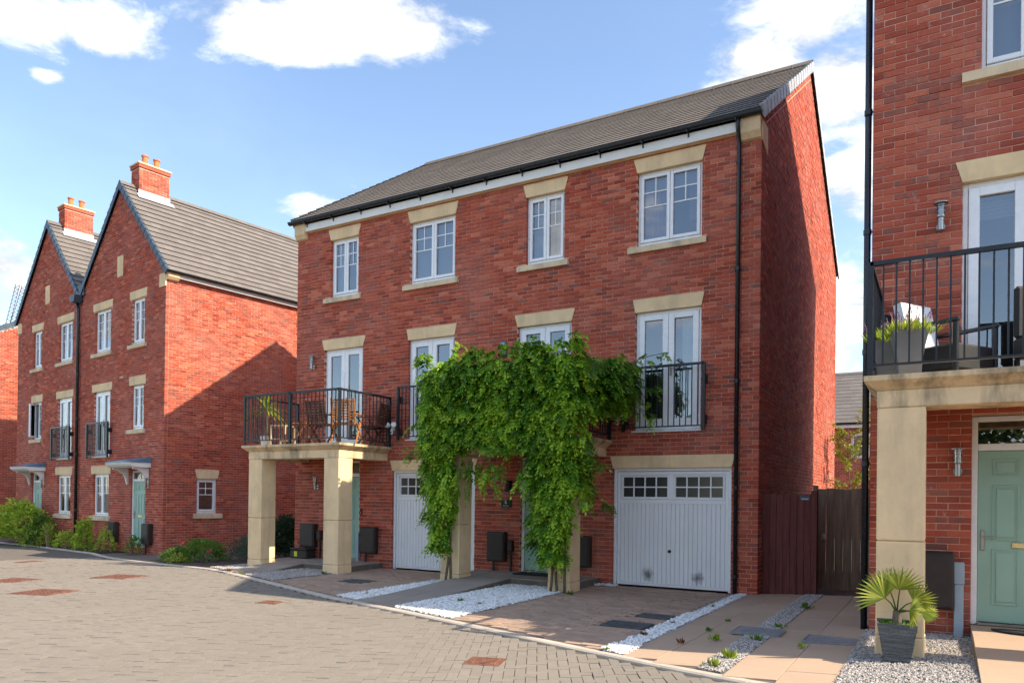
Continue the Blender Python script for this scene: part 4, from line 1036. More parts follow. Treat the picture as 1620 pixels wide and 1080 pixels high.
    q = MB(); q.bevbox(*((-.36, .012) if side else (-wd, -wd+.36)), -.025, .02, 7.66, 8.05, .006); q.build('kneeler', STONE, h)
    return h
def lops(x0, x1, z0, z1, lt=.25, sp=.02):
    return [(x0, x1, z0, z1), (x0-.12, x1+.12, z1, z1+lt, x0-.12-sp, x1+.12+sp)]
O2 = lops(-4.66, -3.52, 6.17, 7.56)+lops(-2.08, -1.26, 6.17, 7.56)+lops(-4.68, -3.50, 2.76, 4.90)+lops(-2.06, -1.26, 3.55, 4.91)+lops(-4.66, -3.52, .82, 2.21)+[(-2.03, -1.08, -.02, 2.29), (-4.9, -3.38, 6.04, 6.17), (-2.3, -1.14, 6.04, 6.17), (-2.28, -1.12, 3.42, 3.55), (-4.9, -3.38, .67, .82)]
sideops = [(1.03, 1.70, .99, 2.06), (1.03, 1.70, 2.06, 2.32, .98, 1.76), (.93, 1.86, .85, .99)]
g2 = gabled('gabled_house', 'brick gabled house with a sunlit side wall and small side window', KL, 5.8, O2, 'left2', True, 20, sideops)
O1 = lops(-1.76, -.62, 6.17, 7.56)+lops(-4.08, -3.28, 6.17, 7.56)+lops(-1.78, -.60, 2.76, 4.90)+lops(-4.06, -3.26, 3.55, 4.91)+lops(-1.76, -.62, .82, 2.21)+[(-4.05, -3.1, -.02, 2.29), (-2.0, -.48, 6.04, 6.17), (-4.3, -3.14, 6.04, 6.17), (-4.28, -3.12, 3.42, 3.55), (-2.0, -.48, .67, .82)]
g1 = gabled('gabled_house', 'brick gabled house at the far left, behind the bright bushes', KL-DL*5.8, 5.6, O1, 'left1', False, 30)
def left_fittings(h, o, mirror=False, top=('L',), open_d=0):
    """windows, juliet doors, canopy of one gabled house; o = list of opening edges"""
    (a0, a1), (b0, b1), (d0, d1) = o
    window(h, I4, a0, a1, 6.18, 7.56, ('L', 'R')); window(h, I4, b0, b1, 6.18, 7.56, ('L',), 2); french(h, I4, a0-.02, a1+.02, 2.80, 4.90, ('half',)); window(h, I4, b0+.02, b1, 3.56, 4.91, (), 2, open_left=open_d); window(h, I4, a0, a1, .83, 2.21, ('L',))
    for (x0, x1, z) in ((a0, a1, 7.56), (b0, b1, 7.56), (a0-.02, a1+.02, 4.90), (b0+.02, b1, 4.91), (a0, a1, 2.21)): lintel(h, I4, x0-.12, x1+.12, z, z+.25, .02)
    for (x0, x1, z) in ((a0, a1, 6.17), (b0, b1, 6.17), (b0, b1, 3.55), (a0, a1, .82)): sill(h, I4, x0-.2, x1+.12, z-.13, z+.002)
    front_door(h, I4, d0, d1, -.02, 2.29, .26)
    x0, x1 = a0-.2, a1+.16
    railing(h, I4, [((x0, -.13), (x1, -.13))], 2.72, 3.88, .11, 'juliet_railing', posts=((x0, -.13), (x1, -.13)), low=.06)
    for x in (x0, x1):
        for z in (2.9, 3.6):
            m = MB(); m.box(x-.03, x+.03, -.11, .004, z-.07, z+.07); m.build('wall_bracket', BLACK, h)
    dm = (d0+d1)/2; c = empty('door_canopy', parent=h); w = .80; p = .62
    q = MB(); prof = [(0, 2.36), (-.50, 2.36), (-.53, 2.385), (-.57, 2.40), (-.60, 2.44), (-p, 2.47), (-p, 2.50), (0, 2.50)]
    q.prism([(dm-w, y, z) for y, z in prof], (2*w, 0, 0)); q.build('cornice', CREAMP, c, fix=True)
    q = MB(); q.prism([(dm-w-.02, 0, 2.502), (dm-w-.02, -p-.02, 2.502), (dm-w-.02, -p-.02, 2.515), (dm-w-.02, -.02, 2.66), (dm-w-.02, 0, 2.66)], (2*w+.04, 0, 0)); q.build('canopy_roof', CANT, c, fix=True)
    for s in (-1, 1):
        x = dm+s*(w-.16)-.035; q = MB(); pr = [(0, 2.358), (-.46, 2.358), (-.46, 2.31)]+[(-.46+.40*math.sin(t)*1.0, 2.31-.40*(1-math.cos(t))) for t in np.linspace(.15, 1.5, 8)]+[(-.04, 1.86), (0, 1.86)]
        q.prism([(x, y, z) for y, z in pr], (.07, 0, 0)); q.build('scroll_bracket', CREAMP, c, fix=True)
left_fittings(g2, ((-4.66, -3.52), (-2.08, -1.26), (-2.03, -1.08)))
left_fittings(g1, ((-1.76, -.62), (-4.08, -3.28), (-4.05, -3.1)), open_d=R(55))
window(g2, FS, 1.03, 1.70, 1.0, 2.06, (), 1); lintel(g2, FS, 1.03, 1.70, 2.06, 2.32, .06); sill(g2, FS, .93, 1.86, .85, .992)
# side eaves of the near gabled house
FE = FS
m = MB(); m.bevbox(.35, 10.2, -.12, -.10, 7.93, 8.10, .003); m.build('fascia', CREAMP, g2, FE)
m = MB(); m.box(.35, 10.2, -.10, .0, 7.955, 7.97); m.build('soffit', CREAMP, g2, FE)
m = MB(); m.prism([(0, .0, 7.84), (0, -.08, 7.86), (0, -.15, 7.94), (0, -.15, 8.06), (0, 0, 8.06)], (.35, 0, 0)); m.build('kneeler', STONE, g2, FE, fix=True)
gutter(g2, -.03, 10.2, -.2, 8.09, FE, .058)
# valley hopper and downpipe between the two gables
m = MB(); m.prism([(-6.02, -.05, 8.25), (-5.58, -.05, 8.25), (-5.66, -.05, 8.02), (-5.94, -.05, 8.02)], (0, -.24, 0)); m.prism([(-6.15, -.02, 8.25), (-5.45, -.02, 8.25), (-5.45, -.02, 8.62), (-6.15, -.02, 8.62)], (0, -.04, 0)); m.build('hopper', VERGE, g2, fix=True)
downpipe(g2, [(-5.80, -.10, 8.05), (-5.80, -.075, 7.7), (-5.80, -.075, -.3)], .05, [(-5.80, -.075, z) for z in (7.3, 5.6, 4.1, 2.9, 1.0)])
m = MB(); m.quad((-6.1, -.02, 8.3), (-5.5, -.02, 8.3), (-5.5, 10.2, 8.3), (-6.1, 10.2, 8.3)); m.build('valley_lining', LEAD, g2)
# ---- far left house, only a sunlit strip of its side wall in view
fl = empty('brick_house', (-33.2, 2.4, -.35), YL); tag(fl, 'sunlit strip of a brick house at the very left edge', 'house')
brick_wall(fl, 10.2, -.3, lambda u: 8.1+min(u, 10.2-u)*.50, [], FS, 'farleft', breaks=(5.1,), seed=80); 
gable_roof(fl, -6, 0, 10.2, 8.2, 10.9, TILE2, 19, VERGE, None, 44); plain_wall(fl, [(-6, 0, -.3), (0, 0, -.3), (0, 0, 8.1), (-6, 0, 8.1)])
# ---- house behind, between the pair and the right-hand house
bh = empty('brick_house', (4.0, 24.0, 0)); tag(bh, 'low brick house with a tiled roof in the gap behind the timber gate', 'house')
bw = 14.0
brick_wall(bh, bw, -.2, lambda u: 5.0, [(bw-4.90, bw-4.33, 3.56, 4.69), (bw-4.25, bw-3.7, 3.56, 4.69)], Matrix.Translation((-bw, 0, 0)), 'behind', seed=85)
for a, b in ((-4.90, -4.33), (-4.25, -3.7)): window(bh, I4, a, b, 3.56, 4.69, ('full',), 1, bars=False)
gable_roof(bh, -bw, 0, 7.4, 5.15, 7.95, TILE2, 14, None, None, 46)
m = MB(); m.bevbox(-bw, 0, -.2, -.18, 4.92, 5.08, .003); m.build('fascia', CREAMP, bh); gutter(bh, -bw, 0, -.26, 5.13)
plain_wall(bh, [(0, 0, -.2), (0, 7.4, -.2), (0, 7.4, 5), (0, 0, 5)]); plain_wall(bh, [(-bw, 0, -.2), (-bw, 7.4, -.2), (-bw, 7.4, 5), (-bw, 0, 5)])

# ================================================================== things on and about the houses
def world_left(s, y, z=0): p = KL+DL*s+NL*y; return Vector((p.x, p.y, z))
wall_lamp((-10.17, 0, 4.60), 0, 'steel wall lantern beside the balcony door above the chairs'); wall_lamp((-10.0, 0, 1.78), 0, 'steel wall lantern under the left stone portico')
wall_lamp((2.62, -3.30, 4.64), 0, 'steel wall lantern above the close right-hand balcony'); wall_lamp((2.80, -3.30, 1.93), 0, 'steel wall lantern beside the close green front door')
for s, lb in ((-.88, 'lantern by the green door of the nearer gabled house'), (-8.72, 'lantern by the green door of the far left gabled house')):
    p = world_left(s, 0, 1.80); wall_lamp(p, YL, lb)
meter_box(-5.245, -4.83, .315, .905, 0, 'brown meter box left of the door with number plate', duct=(-4.79, .52)); meter_box(-3.42, -3.0, .305, .89, 0, 'brown meter box right of the leafy climber column')
meter_box(-8.587, -8.15, .317, .9, 0, 'brown meter box beside the left garage door'); meter_box(-10.43, -9.98, .38, .92, 0, 'brown meter box behind the left portico columns', duct=(-9.93, .55))
meter_box(2.36, 2.775, .42, 1.05, -3.30, 'brown meter box behind the close right column', hz0=.1)
for a, lb in ((-3.15, 'brown meter box between shrub and door of the gabled house'), (-.98, 'brown meter box at the corner of the gabled house')):
    meter_box(a, a+.42, .07, .69, 0, lb, loc=KL, rz=YL, hz0=-.3)
t = empty('storage_box', (-10.25, -.22, 0)); tag(t, 'low dark box with a yellow sticker under the left portico', 'box')
m = MB(); m.bevbox(-.26, .26, -.15, .15, .12, .32, .02); m.build('body', BROWNBOX, t); m = MB(); m.bevbox(-.27, .27, -.16, .16, .322, .36, .012); m.build('lid', BROWNBOX, t); m = MB(); m.box(-.12, -.02, -.154, -.151, .17, .29); m.build('sticker', YELLOW, t)
t = empty('cable_duct', (-8.7, -.06, 0)); tag(t, 'grey upright cable duct beside the left portico door', 'duct'); m = MB(); m.bevbox(-.035, .035, -.035, .045, -.05, .72, .008); m.build('duct', GREYPL, t); m = MB(); m.bevbox(-.042, .042, -.042, .048, .60, .75, .01); m.build('top_sleeve', GREYPL, t)
t = empty('cable_duct', (2.82, -3.37, .1)); tag(t, 'blue grey upright cable duct beside the close green door', 'duct'); m = MB(); m.bevbox(-.045, .045, -.045, .06, -.1, .60, .008); m.build('duct', GREYPL, t); m = MB(); m.bevbox(-.052, .052, -.052, .062, .60, .84, .01); m.build('top_sleeve', GREYPL, t)
def floodlight(x, z, label):
    t = empty('security_camera', (x, 0, z)); tag(t, label, 'security camera', 'white floodlight cameras on the facade')
    m = MB(); m.bevbox(-.045, .045, -.05, -.002, -.06, .05, .012); m.build('mount', CAMW, t)
    for s in (-1, 1):
        h = MB(); h.lathe([(0, 0), (.03, 0), (.058, .05), (.062, .085), (.055, .09), (0, .09)], n=16); H = Matrix.Translation((s*.05, -.07, .045)) @ Matrix.Rotation(R(s*38), 4, 'Z') @ Matrix.Rotation(R(70), 4, 'X')
        h.v = [tuple(H @ Vector(v)) for v in h.v]; h.build('lamp_head', CAMW, t, smooth=True)
    m = MB(); m.bevbox(-.032, .032, -.10, -.05, -.14, -.005, .02); m.build('camera_body', CAMW, t); m = MB(); m.cyl((0, -.105, -.09), (0, -.098, -.09), .016, n=14); m.build('lens', PLAQUE, t)
floodlight(-7.76, 3.07, 'white floodlight camera beside the left balcony railing'); floodlight(-2.50, 3.07, 'white floodlight camera right of the leafy climber')
# number plate
t = empty('number_plaque', (-4.88, -.006, 1.48)); tag(t, 'black plaque with number 6 beside the front door', 'sign'); m = MB(); m.bevbox(-.13, .13, -.014, 0, -.08, .08, .006); m.build('plate', PLAQUE, t)
cu = bpy.data.curves.new('numeral', 'FONT'); cu.body = '6'; cu.size = .115; cu.align_x = 'CENTER'; cu.align_y = 'CENTER'; cu.extrude = .002
to = bpy.data.objects.new('numeral_source', cu); col.objects.link(to); bpy.context.view_layer.update()
me = bpy.data.meshes.new_from_object(to.evaluated_get(bpy.context.evaluated_depsgraph_get())); bpy.data.objects.remove(to); me.materials.clear(); me.materials.append(LETTER)
o = link(me, 'numeral', t); o.location = (0, -.017, .018); o.rotation_euler = (R(90), 0, 0)
m = MB(); m.box(-.07, .07, -.0165, -.0145, -.058, -.050); m.box(-.05, .05, -.0165, -.0145, .062, .067); m.build('plate_rule', LETTER, t)
t = empty('door_lantern', (-4.80, -.0, 1.80)); tag(t, 'small black lantern above the number plaque', 'lantern'); m = MB(); m.bevbox(-.05, .05, -.10, -.002, -.10, .10, .01); m.build('body', PLAQUE, t); m = MB(); m.bevbox(-.06, .06, -.12, -.0025, .102, .125, .006); m.build('hood', PLAQUE, t)
t = empty('alarm_box', (-4.97, -.0, 4.57)); tag(t, 'small blue alarm box just above the leafy climber', 'alarm box'); m = MB(); m.bevbox(-.07, .07, -.07, -.002, -.14, .14, .015); m.build('case', BLUEB, t); m = MB(); m.bevbox(-.05, .05, -.082, -.071, .02, .11, .008); m.build('front_panel', GREYPL, t)
t = empty('door_bell', (-8.66, -.0, 1.24)); tag(t, 'small black door bell left of the garage', 'door bell'); m = MB(); m.bevbox(-.028, .028, -.03, -.001, -.07, .07, .01); m.build('case', PLAQUE, t); m = MB(); m.cyl((0, -.032, -.03), (0, -.030, -.03), .013, n=12); m.build('button', STEEL, t)
# door mats
for x, y, z, lb, rz in ((-4.05, -.30, .132, 'dark door mat at the door with the number plaque', 0), (3.65, -3.56, .265, 'dark curved door mat at the close green door', 0)):
    t = empty('door_mat', (x, y, z), rz); tag(t, lb, 'door mat'); m = MB(); n = 14; pts = [(.34*math.cos(math.pi+math.pi*i/n)*(1 if x < 0 else 1.6), .26*math.sin(math.pi+math.pi*i/n)) for i in range(n+1)]
    if x < 0: pts = [(-.38, -.22), (.38, -.22), (.38, .2), (-.38, .2)]
    m.prism([(a, b, 0) for a, b in pts], (0, 0, .014)); m.build('pad', MATB, t, fix=True); m = MB(); m.prism([(a*.88, b*.86+(.0 if x < 0 else -.01), .0145) for a, b in pts], (0, 0, .004)); m.build('pile', MATB, t, fix=True)
# small step under the green door of the right house is the path top; gate and fence in the gap
t = empty('fence_panel', (0, .25, 0)); tag(t, 'dark red-brown board fence panel beside the brick gable', 'fence')
nb = 7
for i in range(nb):
    a = .03+i*(.80-.03)/nb; m = MB(); m.bevbox(a, a+(.80-.03)/nb-.004, -.012-(i % 2)*.006, .012, hz(.4)-.05, 1.70+.008*math.sin(i*2.1), .004); m.build('board', FENCE_R, t)
m = MB(); m.bevbox(.80, .89, -.03, .06, -.1, 1.76, .006); m.build('post', FENCE_R, t); m = MB(); m.bevbox(.02, .80, .013, .05, .35, .43, .003); m.bevbox(.02, .80, .013, .05, 1.3, 1.38, .003); m.build('rail', FENCE_R, t)
t = empty('timber_gate', (0, 1.0, 0)); tag(t, 'brown upright-board gate between the two houses', 'gate')
for i in range(8):
    a = .80+i*.135; m = MB(); m.bevbox(a, a+.131, -.012-(i % 2)*.005, .012, .07, 1.80+.012*math.sin(i*1.7), .004); m.build('board', FENCE_B, t)
m = MB(); m.bevbox(.72, .797, -.04, .05, -.1, 1.86, .006); m.bevbox(1.88, 1.95, -.04, .05, -.1, 1.86, .006); m.build('post', FENCE_B, t); m = MB(); m.cyl((.90, -.02, .98), (.90, -.05, .98), .022, n=12); m.bevbox(.87, .93, -.022, -.013, .93, 1.03, .004); m.build('latch', STEEL, t)
t = empty('wall_sign', (.70, .236, 1.64)); tag(t, 'small dark notice at the top corner of the red-brown fence', 'sign'); m = MB(); m.bevbox(-.075, .075, -.008, .0, -.045, .045, .004); m.build('plate', IRONG, t); m = MB(); m.box(-.055, .055, -.0095, -.0082, -.03, -.008); m.build('print', GREYPL, t)

# ---- balcony furniture
def slat_chair(name, loc, rz, label, mat):
    """folding slatted chair: seat slats, grid back, four legs, arms; back is at +y, sitter faces -y"""
    t = empty(name, loc, rz); tag(t, label, 'chair', 'wooden slatted balcony chairs')
    s = MB()
    for i in range(6): s.bevbox(-.22, .22, -.22+i*.075, -.22+i*.075+.06, .42, .44, .004)
    s.bevbox(-.245, -.215, -.24, .24, .385, .42, .004); s.bevbox(.215, .245, -.24, .24, .385, .42, .004); s.build('seat', mat, t)
    b = MB(); tilt = lambda z: .22+(z-.42)*.22
    for x in (-.235, .235): b.prism([(x-.018, tilt(.40)-.02, .40), (x+.018, tilt(.40)-.02, .40), (x+.018, tilt(.92)-.02, .92), (x-.018, tilt(.92)-.02, .92)], (0, .035, 0))
    for i in range(8): z = .50+i*.055; b.bevbox(-.217, .217, tilt(z)-.012, tilt(z)+.006, z-.017, z+.017, .003)
    for x in (-.13, 0, .13): b.prism([(x-.016, tilt(.46)-.016, .46), (x+.016, tilt(.46)-.016, .46), (x+.016, tilt(.9)-.016, .9), (x-.016, tilt(.9)-.016, .9)], (0, .028, 0))
    b.build('backrest', mat, t, fix=True)
    for x in (-.265, .265):
        for y0, y1 in ((-.24, .16), (.24, -.20)):
            l = MB(); l.prism([(x-.013, y0-.02, 0), (x-.013, y0+.02, 0), (x-.013, y1+.02, .60 if y0 > 0 else .42), (x-.013, y1-.02, .60 if y0 > 0 else .42)], (.026, 0, 0)); l.build('leg', mat, t, fix=True)
        a = MB(); a.bevbox(x-.024, x+.024, -.24, .27, .60, .625, .006); a.build('armrest', mat, t)
    return t
SZ = SA
slat_chair('wooden_chair', (-8.73, -1.12, SZ), R(184), 'shade-dark wooden slat chair with its back to the street, left of the corner post', WOOD_SHADE)
slat_chair('wooden_chair', (-8.10, -1.12, SZ), R(205), 'sunlit-orange wooden slat chair behind the balcony corner post', WOOD)
slat_chair('wooden_chair', (-8.08, -.36, SZ), R(-76), 'shade-dark wooden slat chair nearest the white balcony camera', WOOD_SHADE)
def x_table(loc, rz, label, mat, w=.26, h=.5):
    t = empty('folding_table', loc, rz); tag(t, label, 'table'); s = MB()
    for i in range(5): a = -w+i*2*w/5; s.bevbox(a+.004, a+2*w/5-.004, -w, w, h-.022, h, .004)
    s.build('table_top', mat, t); f = MB(); f.bevbox(-w+.02, w-.02, -w+.05, -w+.08, h-.06, h-.024, .003); f.bevbox(-w+.02, w-.02, w-.08, w-.05, h-.06, h-.024, .003); f.build('apron', mat, t)
    for y in (-w+.03, w-.055):
        for s_ in (-1, 1):
            l = MB(); l.prism([(s_*w*.9-.018, y+(.014 if s_ > 0 else 0), 0), (s_*w*.9+.018, y+(.014 if s_ > 0 else 0), 0), (-s_*w*.8+.018, y+(.014 if s_ > 0 else 0), h-.025), (-s_*w*.8-.018, y+(.014 if s_ > 0 else 0), h-.025)], (0, .013, 0)); l.build('leg', mat, t, fix=True)
x_table((-9.28, -1.20, SZ), R(14), 'orange wooden folding table with crossed legs on the left balcony', WOOD, .20, .47)
def stool(loc, label):
    t = empty('wooden_stool', loc, R(12)); tag(t, label, 'stool'); w = .2; h = .45
    for i in range(4): m = MB(); a = -w+i*2*w/4; m.bevbox(a+.004, a+2*w/4-.004, -w, w, h-.025, h, .004); m.build('slat', STICK, t)
    for x in (-1, 1):
        for y in (-1, 1): m = MB(); m.bevbox(x*(w-.02)-.02, x*(w-.02)+.02, y*(w-.02)-.02, y*(w-.02)+.02, 0, h-.026, .004); m.build('leg', STICK, t)
    m = MB(); m.bevbox(-w+.04, w-.04, -w+.01, -w+.03, .12, .16, .003); m.bevbox(-w+.04, w-.04, w-.03, w-.01, .12, .16, .003); m.build('stretcher', STICK, t)
stool((-9.95, -1.15, SZ), 'pale wooden stool between yucca and folding table on the balcony')

# ================================================================== plants
def leaf_arrays(P, A, S, L, Wd, curl=.15):
    """one folded lozenge per leaf: P base, A axis, S side, all (n,3)"""
    Nn = np.cross(A, S); L = L[:, None]; Wd = Wd[:, None]
    V = np.stack([P, P+A*L*.45+S*Wd+Nn*Wd*.25, P+A*L-Nn*L*curl, P+A*L*.45-S*Wd+Nn*Wd*.25], 1); return V
def unit(v): return v/np.maximum(1e-9, np.linalg.norm(v, axis=-1, keepdims=True))
def leaves_obj(name, parent, mat, V, tone):
    n = len(V); o = link(np_mesh(name, V.reshape(-1, 3), np.arange(n*4).reshape(n, 4), mat, tone), name, parent); return o
def wob3(P, f, s):
    return (np.sin(P[:, 0]*f+s)+np.sin(P[:, 1]*f*1.1+s*1.7)+np.sin(P[:, 2]*f*.93+s*.6)+np.sin((P[:, 0]+P[:, 2])*f*1.9+s*2.2)*.7+np.sin((P[:, 1]-P[:, 2])*f*2.3+s)*.5)/3
def compound(P, O, L, rng, nl=13, ll=.085, w=.018):
    """pinnate hanging leaves: P base, O outward unit, returns leaflets and tones"""
    n = len(P); down = np.array([0, 0, -1.0]); side = unit(np.cross(O, np.tile(down, (n, 1)))+rng.normal(0, .15, (n, 3))); Vs = []; T = []; tone0 = rng.normal(.42, .26, n)+.34*wob3(P, 5.0, 1.0)
    for k in range(nl):
        if k == nl-1: t = 1.0; sg = 0
        else: t = .28+.68*(k//2)/((nl-1)/2); sg = 1 if k % 2 else -1
        pos = P+O*(L*t)[:, None]*.9+down*((L*t*t)*.75)[:, None]
        tang = unit(O+down*(t*1.5)); ax = unit(tang*(.55 if sg else 1)+side*sg*.85+down*.18+rng.normal(0, .16, (n, 3)))
        sd = unit(np.cross(ax, unit(np.cross(tang, side))+rng.normal(0, .35, (n, 3))))
        l = ll*(1-.35*abs(t-.6))*rng.uniform(.8, 1.15, n); Vs.append(leaf_arrays(pos, ax, sd, l, l*w/.075*rng.uniform(.9, 1.2, n))); T.append(np.clip(tone0+rng.normal(0, .12, n)+.22*(t > .75), 0, 1))  # leaflets near the tip toned lighter, highlights painted into the leaf colour
    return np.concatenate(Vs), np.concatenate(T)
def wisteria():
    t = empty('wisteria', (-4.05, -1.75, 0)); tag(t, 'dense green climber covering the middle balcony and both its columns', 'climbing plant')
    base = np.array([-4.05, -1.75, 0]); rng = np.random.RandomState(9); P = []; O = []
    def put(x0, x1, y0, y1, z0, z1, n, o, keep=None, jit=.55):
        n = int(n*2.1); q = np.stack([rng.uniform(x0, x1, n), rng.uniform(y0, y1, n), rng.uniform(z0, z1, n)], 1)
        k = wob3(q, 6.5, 2.3) > rng.uniform(-1.6, -.15, n)
        if keep is not None: k &= keep(q)
        q = q[k]; oo = unit(np.array(o, float)+rng.normal(0, jit, (len(q), 3))*np.array([1, 1, .5])); P.append(q); O.append(oo)
    ztop = lambda x: 4.0+.03*np.sin(x*2.1+.4)+.05*np.sin(x*7.3)
    zlow = lambda x: 2.42+.05*np.sin(x*5)+.16*np.exp(-((x+4.35)/.35)**2)
    put(-5.50, -2.50, -1.98, -1.62, 2.3, 4.1, 2700, (0, -1, .15), lambda q: (q[:, 2] < ztop(q[:, 0])-.04) & (q[:, 2] > zlow(q[:, 0])))
    put(-5.50, -2.45, -1.75, -.9, 3.55, 4.02, 900, (0, -.35, .8), lambda q: (q[:, 2] < ztop(q[:, 0])-.06-(q[:, 1]+1.75)*.06))
    put(-2.85, -2.42, -1.75, -.25, 2.7, 3.92, 1000, (1, -.35, .15), lambda q: (q[:, 2] > 2.85+(q[:, 1]+1.7)*.55) & (q[:, 2] < 3.93-(q[:, 1]+1.7)*.03))
    put(-5.62, -5.30, -1.8, -.5, 2.8, 3.9, 300, (-1, -.4, .15))
    put(-2.45, -2.02, -1.45, -.25, 3.05, 3.95, 420, (.8, -.5, .15), lambda q: (q[:, 2] > 3.05+(q[:, 0]+2.45)*.9))
    def colk(cx, w0, w1, z1): return lambda q: np.abs(q[:, 0]-cx-.04*np.sin(q[:, 2]*5)) < (w0+(w1-w0)*np.clip((q[:, 2]-.6)/1.3, 0, 1)+.04*np.sin(q[:, 2]*9+cx))
    put(-5.75, -4.65, -1.86, -1.56, .62, 2.7, 950, (0, -1, .05), colk(-5.20, .08, .23, 0)); put(-5.62, -5.40, -1.7, -1.3, 1.2, 2.6, 120, (-1, -.3, 0))
    put(-3.70, -2.25, -1.88, -1.56, .58, 2.7, 1300, (0, -1, .05), colk(-2.92, .18, .36, 0)); put(-2.72, -2.55, -1.75, -1.25, 1.75, 2.6, 110, (1, -.3, 0)); put(-3.35, -3.18, -1.75, -1.2, .8, 2.5, 150, (-1, -.3, 0))
    # stragglers reaching to the juliet window and above the top
    for (a, b) in (((-2.35, -.9, 3.75), (-1.55, -.2, 4.15)), ((-2.35, -.8, 3.3), (-1.75, -.2, 3.05)), ((-4.9, -1.6, 4.0), (-5.1, -1.5, 4.35)), ((-3.9, -1.6, 4.05), (-3.75, -1.5, 4.3)), ((-2.4, -.6, 3.6), (-1.7, -.2, 3.55))):
        for k in np.linspace(0, 1, 14):
            q = np.array(a)*(1-k)+np.array(b)*k+rng.normal(0, .035, 3); P.append(q[None]); O.append(unit(rng.normal(0, .6, (1, 3))+np.array([.5, -.5, .2])))
    for i in range(70):                                   # loose shoots standing off the mass
        side = rng.randint(0, 4); a = np.array([rng.uniform(-5.6, -2.4), rng.uniform(-2.0, -1.7), rng.uniform(2.4, 4.0)])
        if side == 0: a[2] = 3.98; d = np.array([rng.normal(0, .5), -.2, 1.0])
        elif side == 1: d = np.array([rng.normal(0, .3), -1, rng.uniform(-.3, .5)])
        elif side == 2: a = np.array([rng.choice([-5.55, -2.4]), rng.uniform(-1.9, -1.0), rng.uniform(1.4, 3.9)]); d = np.array([-1 if a[0] < -4 else 1, -.5, .2])
        else: a[2] = rng.uniform(2.1, 2.4); d = np.array([rng.normal(0, .3), -.5, -.9])
        d = d/np.linalg.norm(d)*rng.uniform(.15, .42)
        for k in np.linspace(0, 1, 7): P.append((a+d*k+np.array([0, 0, -.12*k*k]))[None]); O.append(unit(rng.normal(0, .6, (1, 3))+d/np.linalg.norm(d)*.7))
    P = np.concatenate(P); O = np.concatenate(O); V, T = compound(P-base, O, rng.uniform(.15, .27, len(P)), rng)
    o = leaves_obj('foliage', t, LEAFW, V, T); o['kind'] = 'stuff'
    for cx, tw in ((-5.15, 0), (-2.98, 1.3)):
        m = MB()
        for j in range(2 if tw == 0 else 3):
            pts = [Vector((cx+.05*j+.06*math.sin(z*2.2+j*2+tw)+(.12*j-.10 if tw else 0)*max(0, 1-z/2), -1.66-.05*math.cos(z*2.6+j+tw), z))-Vector(base) for z in np.linspace(-.03, 2.6, 16)]
            m.tube(pts, [.026-.014*i/15 for i in range(16)], 7)
        m.build('trunk', BARK, t, smooth=True)
    m = MB()
    for z, yy in ((2.75, -1.70), (3.2, -1.72), (3.75, -1.70)): m.tube([Vector((x, yy+.05*math.sin(x*3+z), z+.06*math.sin(x*4+z*3)))-Vector(base) for x in np.linspace(-5.5, -2.4, 24)], .012, 6)
    for (a, b) in (((-2.4, -.9, 3.7), (-1.5, -.2, 4.15)), ((-2.4, -.8, 3.3), (-1.7, -.2, 3.0)), ((-4.9, -1.6, 3.9), (-5.15, -1.45, 4.4))):
        a, b = Vector(a), Vector(b); m.tube([a.lerp(b, k)+Vector((0, 0, .08*math.sin(k*3.1)))-Vector(base) for k in np.linspace(0, 1, 8)], .006, 5)
    m.build('stems', BARK, t, smooth=True)
wisteria()
def bush(name, loc, rx, ry, h, n, mat, label, cat='shrub', ls=.06, lw=.45, seed=1, group=None, stems=5, flat=.5, up=.35, flowers=None, z0=.08, stemmat=None, spike=False):
    t = empty(name, loc); tag(t, label, cat, group); rng = np.random.RandomState(seed)
    d = unit(rng.normal(0, 1, (n, 3))); d[:, 2] = np.abs(d[:, 2])*1.55-.75; r = rng.uniform(.45, 1.0, n)**.5
    lump = 1+.38*wob3(d*3, 2.2, seed)+.14*rng.rand(n)**3
    P = d*r[:, None]*lump[:, None]*np.array([rx, ry, h*.55])+np.array([0, 0, h*.45]); k = P[:, 2] > z0*.3; P = P[k]; d = d[k]; n = len(P)
    A = unit(d*.6+rng.normal(0, .7, (n, 3))+np.array([0, 0, up])); S = unit(np.cross(A, rng.normal(0, 1, (n, 3)))); L = ls*rng.uniform(.6, 1.3, n)
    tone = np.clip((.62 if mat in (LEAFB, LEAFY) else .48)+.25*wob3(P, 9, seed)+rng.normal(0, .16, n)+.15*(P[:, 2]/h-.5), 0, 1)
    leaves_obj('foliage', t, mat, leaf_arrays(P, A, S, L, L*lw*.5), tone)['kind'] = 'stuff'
    m = MB()
    for i in range(stems):
        a = rng.uniform(0, 6.28); q = Vector((math.cos(a)*rx*.55, math.sin(a)*ry*.55, h*rng.uniform(.6, .95))); m.tube([Vector((math.cos(a)*.04, math.sin(a)*.04, -.05)), q*.5+Vector((0, 0, .05)), q], [.012, .009, .004], 5)
    m.build('stems', stemmat or BARK, t)
    if flowers:
        fm, nf, fs = flowers; P2 = []; 
        for i in range(nf):
            dd = unit(rng.normal(0, 1, (1, 3)))[0]; dd[2] = abs(dd[2]); c = dd*np.array([rx, ry, h*.55])*1.02+np.array([0, 0, h*.45]); m_ = 22; q = c+rng.normal(0, fs*.25, (m_, 3)); A_ = unit(q-c+rng.normal(0, .2, (m_, 3))); S_ = unit(np.cross(A_, rng.normal(0, 1, (m_, 3)))); P2.append(leaf_arrays(q, A_, S_, np.full(m_, fs), np.full(m_, fs*.4)))
        V2 = np.concatenate(P2); leaves_obj('flowers', t, fm, V2, rng.rand(len(V2)))
    return t
gsoil = MB()
